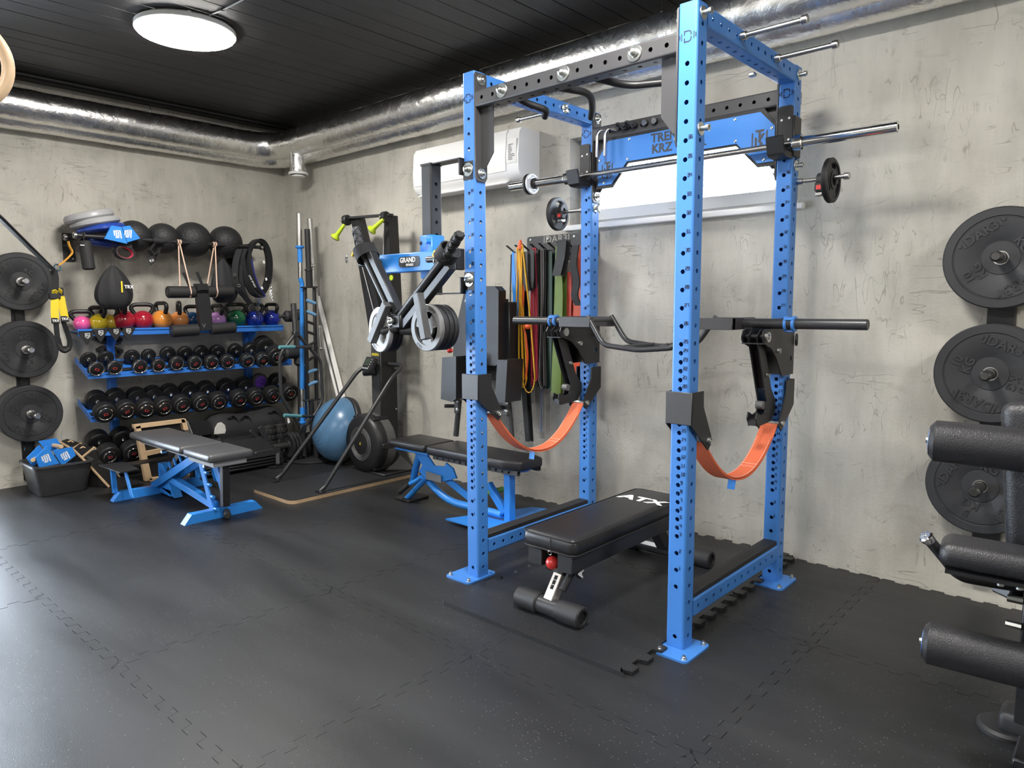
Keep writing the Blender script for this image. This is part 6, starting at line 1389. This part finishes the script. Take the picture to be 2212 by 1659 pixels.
G().tube(fillet(pxl([(1124,530),(1128,545),(1132,620),(1127,690),(1135,720),(1140,770),(1136,820)],'y',-.20),.04,4), .008, 8).ob('tube', OR_, t); G().lathe(px(1124,538,'y',-.21), (0,0,1), [(0,.022),(.03,.016),(.06,.008),(.065,0)], 12).ob('cone', OR_, t)
for u, v in ((1107,688),(1128,695),(1140,705)): G().sphere(px(u,v,'y',-.22), .026, (1,.7,.8), 12, 8).ob('knot', OR_, t)
flat([(X_(1139),X_(1151),Z_(545)),(X_(1139),X_(1152),Z_(600)),(X_(1145),X_(1156),Z_(628))], -.205, M('band_charcoal', (.045,.045,.048), .55), 'short charcoal loop band next to the yellow loops')
flat([(X_(1152),X_(1162),Z_(540)),(X_(1152),X_(1162),Z_(600)),(X_(1152),X_(1160),Z_(622))], -.19, BB, 'short black loop band beside the charcoal one')
RD = C_('crimson',(.42,.03,.06))
for k, u in enumerate((1149,1153,1157)): band(X_(u), -.14-.01*k, 1.81, Z_(836-5*k), .010, RD, 'thin crimson rubber loop under the short bands, '+['outer','middle','inner'][k]+' of three', gap=.035+.012*k, th=.006)
for k, (u, m, nm) in enumerate(((1164,BB,'long black loop band with a grey inside, beside the crimson loops'),(1171,C_('grey',(.20,.19,.19)),'long grey loop band between two black ones'),(1178,BB,'long black loop band beside the dark green bands'))): band(X_(u), -.13-.01*k, 1.80, Z_(838), .040, m, nm, gap=.045, th=.004)
DG = C_('darkgreen',(.006,.028,.016)); MG = C_('green',(.13,.20,.035))
flat([(X_(1184),X_(1193),Z_(545)),(X_(1184),X_(1193),Z_(700)),(X_(1181),X_(1191),Z_(840))], -.15, DG, 'wide dark green band beside the black loops'); flat([(X_(1194),X_(1201),Z_(543)),(X_(1194),X_(1202),Z_(700)),(X_(1186),X_(1196),Z_(842))], -.135, DG, 'second wide dark green band touching the olive green one')
flat([(X_(1202),X_(1214),Z_(535)),(X_(1200),X_(1218),Z_(640)),(X_(1196),X_(1216),Z_(760)),(X_(1193),X_(1214),Z_(850))], -.16, MG, 'broad olive green band on the hanger')
OB = C_('red',(.40,.03,.015)); flat([(X_(1222),X_(1231),Z_(590)),(X_(1220),X_(1230),Z_(700)),(X_(1213),X_(1228),Z_(848))], -.13, OB, 'broad dark red band behind the lift arm'); flat([(X_(1232),X_(1241),Z_(535)),(X_(1232),X_(1249),Z_(640)),(X_(1228),X_(1247),Z_(850))], -.12, C_('orangered',(.55,.07,.025)), 'broad orange-red band behind the rack upright')
flat([(X_(1218),X_(1236),Z_(524)),(X_(1214),X_(1233),Z_(560)),(X_(1206),X_(1224),Z_(598))], -.215, BB, 'short broad black loop band in front of the red bands')
t = thing('hanging_pouch', 'black nylon pouch strap hanging at the rack end of the band hanger', 'pouch', (X_(1246),-.2,Z_(650))); G().strip(fillet(pxl([(1244,530),(1238,570),(1246,610),(1240,640),(1250,660)],'y',-.2),.03,4), V3((1,-.3,0)), .07, .01).ob('webbing', NYLON, t)
t = thing('skipping_rope', 'thin blue-grey cord and grey strip hanging below the bands', 'rope', (X_(1150),-.05,Z_(940))); G().strip([(X_(1150),-.05,Z_(840)),(X_(1149.5),-.05,Z_(940))], V3((1,0,0)), .010, .004).ob('cord', M('blue_grey_cord', (.16,.20,.32), .6), t); G().strip([(X_(1154),-.05,Z_(835)),(X_(1154),-.05,Z_(938))], V3((1,0,0)), .014, .004).ob('cord', M('grey_band', (.22,.22,.21), .6), t)
# ------------------------------------------------------------------ blue bench with black pads beside the wall
y2 = -.61
b2 = thing('blue_bench', 'black-padded bench on a bright blue tubular frame behind the rack', 'bench', (3.2,y2,0))
pad(G(), (2.78,y2,.433), (.40,.30,.055), .02, 4).ob('seat_pad', LEATHER, b2)
g = G().prism([(2.995,y2-.15),(3.72,y2-.15),(3.84,y2-.10),(3.84,y2+.10),(3.72,y2+.15),(2.995,y2+.15)], (0,0,.40), (1,0,0), (0,1,0), .062)
bm = bmesh.new(); 
me_ = bpy.data.meshes.new('tmp'); me_.from_pydata([tuple(v) for v in g.V], [], g.F); bm.from_mesh(me_); bmesh.ops.bevel(bm, geom=bm.edges[:], offset=.016, segments=3, affect='EDGES', profile=.5); bm.verts.index_update(); g = G(); g.V = [v.co.copy() for v in bm.verts]; g.F = [[v.index for v in f.verts] for f in bm.faces]; bm.free(); bpy.data.meshes.remove(me_)
g.ob('back_pad', LEATHER, b2)
for yy in (y2-.10, y2+.10):
    gg = G(); perf_tube(gg, (3.03,yy,.385), (1,0,0), (0,0,1), .78, .03, .032, hs=[.05+.055*k for k in range(13)], r=.009, cr=.003); gg.ob('perforated_rail', GREYP, b2)
G().bb(2.62,y2-.12,.385,2.98,y2+.12,.405, bev=.004).ob('seat_bracket', BLUE2, b2); hull([V3((3.66,y2-.11,.40)),V3((3.80,y2-.09,.40)),V3((3.80,y2+.09,.40)),V3((3.66,y2+.11,.40)),V3((3.70,y2-.05,.355)),V3((3.76,y2+.04,.365)),V3((3.68,y2+.05,.355))]).ob('back_bracket', BLUE2, b2)
ppoly(G(), [(893,975),(918,972),(924,985),(938,1006),(960,1008),(963,1000),(978,1012),(986,1034),(955,1040),(918,1032),(905,1018),(912,1005)], 'y', y2-.06, .012).ob('side_plate', BLUE2, b2)
G().prism([(0,0),(.16,0),(.16,.05),(0,.06)], px(920,1035,'y',y2-.074), (1,0,0), (0,0,1), .001).ob('logo_plate', M('grey_label', (.16,.16,.16), .4), b2)
G().tube(fillet(pxl([(905,985),(897,1015),(892,1040)],'y',y2),.03,4), .026, 14).ob('front_strut', BLUE2, b2)
for yy in (y2-.05, y2+.05): G().tube(fillet(pxl([(925,1030),(908,1046),(878,1078)],'y',yy),.03,4), .020, 12).ob('front_leg', BLUE2, b2)
G().bb(2.58,y2-.10,.0,2.74,y2+.10,.018, bev=.005).ob('foot_pad', RUB, b2)
G().tube(fillet(pxl([(910,1030),(898,1040),(884,1046)],'y',y2-.10),.03,4), .016, 12).ob('handle', BLUE2, b2); G().tube(pxl([(884,1046),(863,1064)],'y',y2-.11), .018, 12).ob('handle_grip', FOAM, b2)
for yy in (y2-.03, y2+.03): G().beam(px(940,1015,'y',yy), px(1046,1100,'y',yy), .018, .05, bev=.003).ob('slider_rail', BLUE2, b2)
G().tube(fillet([px(922,1036,'y',y2-.03), px(966,1082,'y',y2-.03), px(1085,1112,'y',y2-.03)],.12,5), .026, 12).ob('lower_tube', BLUE2, b2)
pbeam(G(), (1055,1045), (1092,1108), 'y', y2-.02, .04, .05).ob('rear_brace', BLUE2, b2)
G().box((3.66,y2-.02,.205), (.055,.055,.35), bev=.004).ob('rear_post', BLUE2, b2); G().box((3.66,y2-.02,.37), (.062,.062,.03), bev=.004).ob('post_collar', BLK, b2)
G().prism([(3.30,-.86),(3.78,-.86),(3.84,-.30),(3.78,-.20),(3.55,-.28)], (0,0,.022), (1,0,0), (0,1,0), .010).ob('base_plate', BLUE2, b2); G().bb(3.74,-.92,.012,3.80,-.20,.055, bev=.006).ob('base_bar', BLUE2, b2)
for yy in (-.78,-.33): G().cyl((3.80,yy,.035), (3.845,yy,.035), .034, n=20, bev=.006).ob('wheel', M('grey_wheel', (.30,.29,.26), .5), b2)
for yy in (-.93,-.19): G().bb(3.735,yy-.03,.0,3.805,yy+.03,.065, bev=.005).ob('end_cap', RUB, b2)
a, b = px(1046,1066,'y',y2-.06), px(1088,1056,'y',y2+.06); G().cyl(a, b, .018, n=16, bev=.004).ob('lever_grip', M('green_grip', (.16,.33,.05), .5), b2)
# ------------------------------------------------------------------ raised rubber mats under the rack
for k, (y0, sy, teeth) in enumerate(((-1.745,.99,'ltr'),(-.753,.735,'lbrt'))):
    g = tile_mesh(G(), 4.245, y0, .0005, .018, 1.015, sy, teeth)
    tag(g.ob('rubber_mat', FLOOR), 'loose black rubber mat inside the rack, '+('with a straight speckled front edge' if k == 0 else 'with teeth against the window wall'), 'rubber mat', 'rubber mats inside the rack')
# ------------------------------------------------------------------ flat bench in the rack
fb = thing('flat_bench', 'black flat bench with white lettering standing on the mat inside the rack', 'bench', (4.735,-1.08,.018))
zt = .412; ZM0 = .018
pad(G(), (4.735,-1.075,zt-.045), (.305,.985,.085), .035, 5).ob('pad', LEATHER, fb)
for z in (zt-.012, zt-.075):
    pts = [V3((x,y,z)) for x, y in rrect(4.735-.1535,-1.075-.4935,4.735+.1535,-1.075+.4935,.04,5)]; G().tube(pts, .0035, 6, closed=True).ob('piping', LEATHER, fb)
G().box((4.735+.02,-1.5685,zt-.045), (.003,.002,.07)).ob('seam', RUB, fb); G().torus((4.735+.02,-1.572,zt-.082), (0,1,.3), .010, .002, 14, 6).ob('zip_ring', CHROME, fb)
g = G().text('ATX', .105, (4.75,-.80,zt-.0022), (1,0,0), (0,1,0), .0008, bold=.004, sx=1.25); g.ob('lettering', WHITE, fb)
for x in (4.735-.085, 4.735+.085): G().bb(x-.04,-1.55,zt-.165,x+.04,-.62,zt-.087, bev=.003).ob('pad_beam', BLKS, fb)
FX = 4.727
a0 = V3((FX+.02,-1.40,zt-.10)); a1 = V3((FX,-1.535,ZM0+.07)); d = (a1-a0).normalized()
G().beam(a0, a0.lerp(a1,.52), .062, .062, up=(1,0,0), bev=.004).ob('leg_sleeve', BLKS, fb); lg = G().beam(a0.lerp(a1,.40), a1, .05, .05, up=(1,0,0), bev=.003).ob('leg', M('pale_steel', (.55,.50,.46), .4, .6), fb)
s = V3((1,0,0)); n_ = d.cross(s).normalized()
if n_.y > 0: n_ = -n_
for k in range(3): c = a0.lerp(a1, .60+.085*k)+n_*.0255; G().box(c, (.016,.002,.020), Matrix((s, n_, d)).transposed()).ob('adjust_hole', M('slot_dark', (.004,.004,.004), .8), lg)
c = a0.lerp(a1,.40)+n_*.03; G().cyl(c, c+n_*.03, .010, n=10).ob('pin_stem', STEEL, fb); G().sphere(c+n_*.055+V3((-.005,0,0)), .031, (1,1,1), 20, 12).ob('pin_knob', RED, fb)
c = a0.lerp(a1,.33)+V3((-.05,-.02,0)); G().cyl(c, c+V3((-.025,0,0)), .036, n=10, bev=.006).ob('star_knob', RUB, fb); G().tube([a0+V3((.055,-.02,-.04)), a0.lerp(a1,.72)+V3((.055,-.025,0))], .017, 12).ob('handle', RUB, fb)
G().beam(a0+V3((.085,.01,-.02)), a0.lerp(a1,.5)+V3((.085,.01,0)), .004, .05, up=(0,1,0)).ob('side_plate', BLK, fb); g = G().text('ATX', .055, a0.lerp(a1,.28)+V3((.0875,.008,0)), (0,.25,1), (0,-1,.25), .0008, bold=.002); g.ob('side_lettering', WHITE, fb)
r0 = V3((FX,-.70,zt-.10)); r1 = V3((FX,-.52,ZM0+.07)); G().beam(r0, r1, .07, .06, up=(1,0,0), bev=.004).ob('leg', BLKS, fb); G().box(r0+V3((.0,0,-.0)), (.10,.10,.09), bev=.006).ob('leg_bracket', BLKS, fb)
for y, xa, xb in ((-1.54,4.545,4.915),(-.505,4.425,5.005)):
    G().cyl((xa+.04,y,ZM0+.046), (xb-.04,y,ZM0+.046), .040, n=26).ob('foot_tube', BLKS, fb)
    for q0, q1 in ((xa,xa+.13),(xb-.13,xb)): G().pipe((q0,y,ZM0+.047), (q1,y,ZM0+.047), .048, .030, 28, .006).ob('rubber_sleeve', RUB, fb); G().cyl((q0+.012,y,ZM0+.047), (q1-.012,y,ZM0+.047), .031, n=20).ob('sleeve_plug', BLK, fb)
G().box((4.655,-.548,ZM0+.068), (.12,.002,.022), Matrix.Rotation(-.6,3,'X')).ob('sticker', WHITE, fb)
# ------------------------------------------------------------------ plate tower on the window wall
tr_ = thing('plate_tower', 'black wall-mounted plate tower beside the leg machine', 'plate rack', (6.16,-.02,.1))
xT = 6.155; G().bb(xT-.055,-.04,.10,xT+.055,-.001,1.85, bev=.004).ob('back_plate', BLK, tr_)
ptl = [('top',(2151,557),P15,.0,-.165),('middle',(2135,808),P15,2.15,-.165),('lowest',(2118,1052),P5,.0,-.15)]
for k, (nm, (u, v), pr_, roll, yf) in enumerate(ptl):
    c = px(u, v, 'y', yf-.01); c.x = xT+(-.01*k)
    G().cyl((c.x,-.03,c.z), (c.x,-.30,c.z), .0235, n=22, bev=.008).ob('peg', M('black_chrome', (.10,.10,.10), .22, .8), tr_)
    th = .06 if pr_ is P15 else .036
    put_plate(pr_, (c.x,yf+th/2,c.z), f'black bumper plate in front on the {nm} peg by the leg machine', roll, first=(pr_ is P5), axis='y', group='bumper plates on the right tower')
    put_plate(P15, (c.x,yf+th+.032,c.z), f'black bumper plate at the back on the {nm} peg by the leg machine', roll+.8, axis='y', group='bumper plates on the right tower')
# ------------------------------------------------------------------ leg machine at the right edge
def pd(u, v, dep): return V3(CAM + dep*(CM.T @ np.array([(u-1106)/FPX, -(v-829.5)/FPX, 1.0])))
lm = thing('leg_machine', 'black leg curl machine with grained leather rollers and pads at the right edge', 'leg machine', (6.6,-1.1,0))
DX = V3((.985,.12,-.02)).normalized()
for c, L in ((pd(2010,951,2.2), .55), (pd(1996,1385,2.2), .60)):
    dd = DX; G().lathe(c, dd, [(0,.030),(0,.050),(.012,.064),(L,.064),(L,.0)], 40).ob('foam_roller', LEATH2, lm); G().lathe(c, -dd, [(-.004,.048),(.003,.046),(.004,.03)], 30).ob('roller_washer', RUB, lm)
    G().lathe(c+dd*.0, -dd, [(0,.036),(.005,.033),(.006,0)], 24).ob('roller_cap', BLUE, lm); G().lathe(c, -dd, [(.005,.010),(.012,.009),(.014,.004),(.014,0)], 10).ob('roller_screw', ZINC, lm)
    G().cyl(c+dd*(L-.02), c+dd*(L+.12), .02, n=14).ob('axle', BLKS, lm)
# back pad, rising to the upper right
g = G(); cpad = pd(2236,1060,2.12); Rp = Matrix.Rotation(math.radians(-8),3,'Y'); pad(g, cpad+V3((.03,0,.02)), (.22,.075,.50), .06, 5, Matrix.Rotation(math.radians(-5),3,'Y')); g.ob('back_pad', LEATH2, lm)
# seat/thigh pad with handle
sp0 = pd(2030,1183,2.15); sp1 = sp0+DX*.62
g = G().beam(sp0, sp1, .16, .075, bev=.034, seg=5); g.ob('thigh_pad', LEATH2, lm)
G().beam(sp0+V3((.02,0,-.048)), sp1+V3((0,0,-.048)), .13, .012).ob('pad_plate', BLK, lm)
for s_ in (.16,.205,.24): G().lathe(sp0+DX*s_+V3((0,-.03,-.054)), (0,0,-1), [(0,.014),(.004,.014),(.005,.010),(.016,.010),(.018,.005),(.018,0)], 10).ob('bolt', ZINC, lm)
h = pd(2004,1163,2.12); G().tube(fillet([h, pd(2040,1205,2.13), pd(2070,1245,2.14), pd(2180,1265,2.16), pd(2260,1275,2.2)], .06, 6), .016, 12).ob('handle_tube', BLK, lm); G().lathe(h, (h-pd(2040,1205,2.13)), [(-.012,.017),(.0,.021),(.010,.021),(.014,.016),(.014,.006),(.010,.005),(.010,0)], 20).ob('handle_cap', CHROME, lm)
G().beam(pd(2165,1262,2.2), pd(2330,1290,2.25), .07, .07, bev=.005).ob('seat_beam', BLKS, lm)
b_ = V3((6.43,-1.22,.0)); G().box((6.475,-1.36,.42), (.075,.075,.56), bev=.005).ob('upright', BLK, lm)
for z in (.50,.42): G().cyl((6.40,-1.40,z+.03), (6.44,-1.40,z+.03), .012, n=8).ob('bolt', ZINC, lm)
G().beam((6.475,-1.33,.20), (6.475,-1.02,.04), .075, .05, bev=.005).ob('lower_strut', BLKS, lm)
G().bb(6.38,-1.24,.012,7.1,-1.12,.085, bev=.02, seg=3).ob('base_beam', RUB, lm); G().lathe((6.40,-1.18,0), (0,0,1), [(0,0),(0,.085),(.012,.085),(.02,.075),(.02,0)], 30).ob('foot_disc', RUB, lm)
G().bb(6.44,-1.40,.0,6.52,-.70,.03, bev=.006).ob('base_rail', BLK, lm); G().beam((6.475,-1.36,.68), (6.475,-1.36,.95), .06, .06).ob('back_support', BLK, lm)
for c in (pd(2010,951,2.2), pd(1996,1385,2.2)): e = c+DX*.60; G().beam(e, V3((6.88,e.y+.05,e.z-.02)), .04, .04).ob('roller_arm', BLKS, lm)
G().box((6.87,-1.33,.62), (.07,.07,1.0), bev=.005).ob('side_post', BLK, lm)
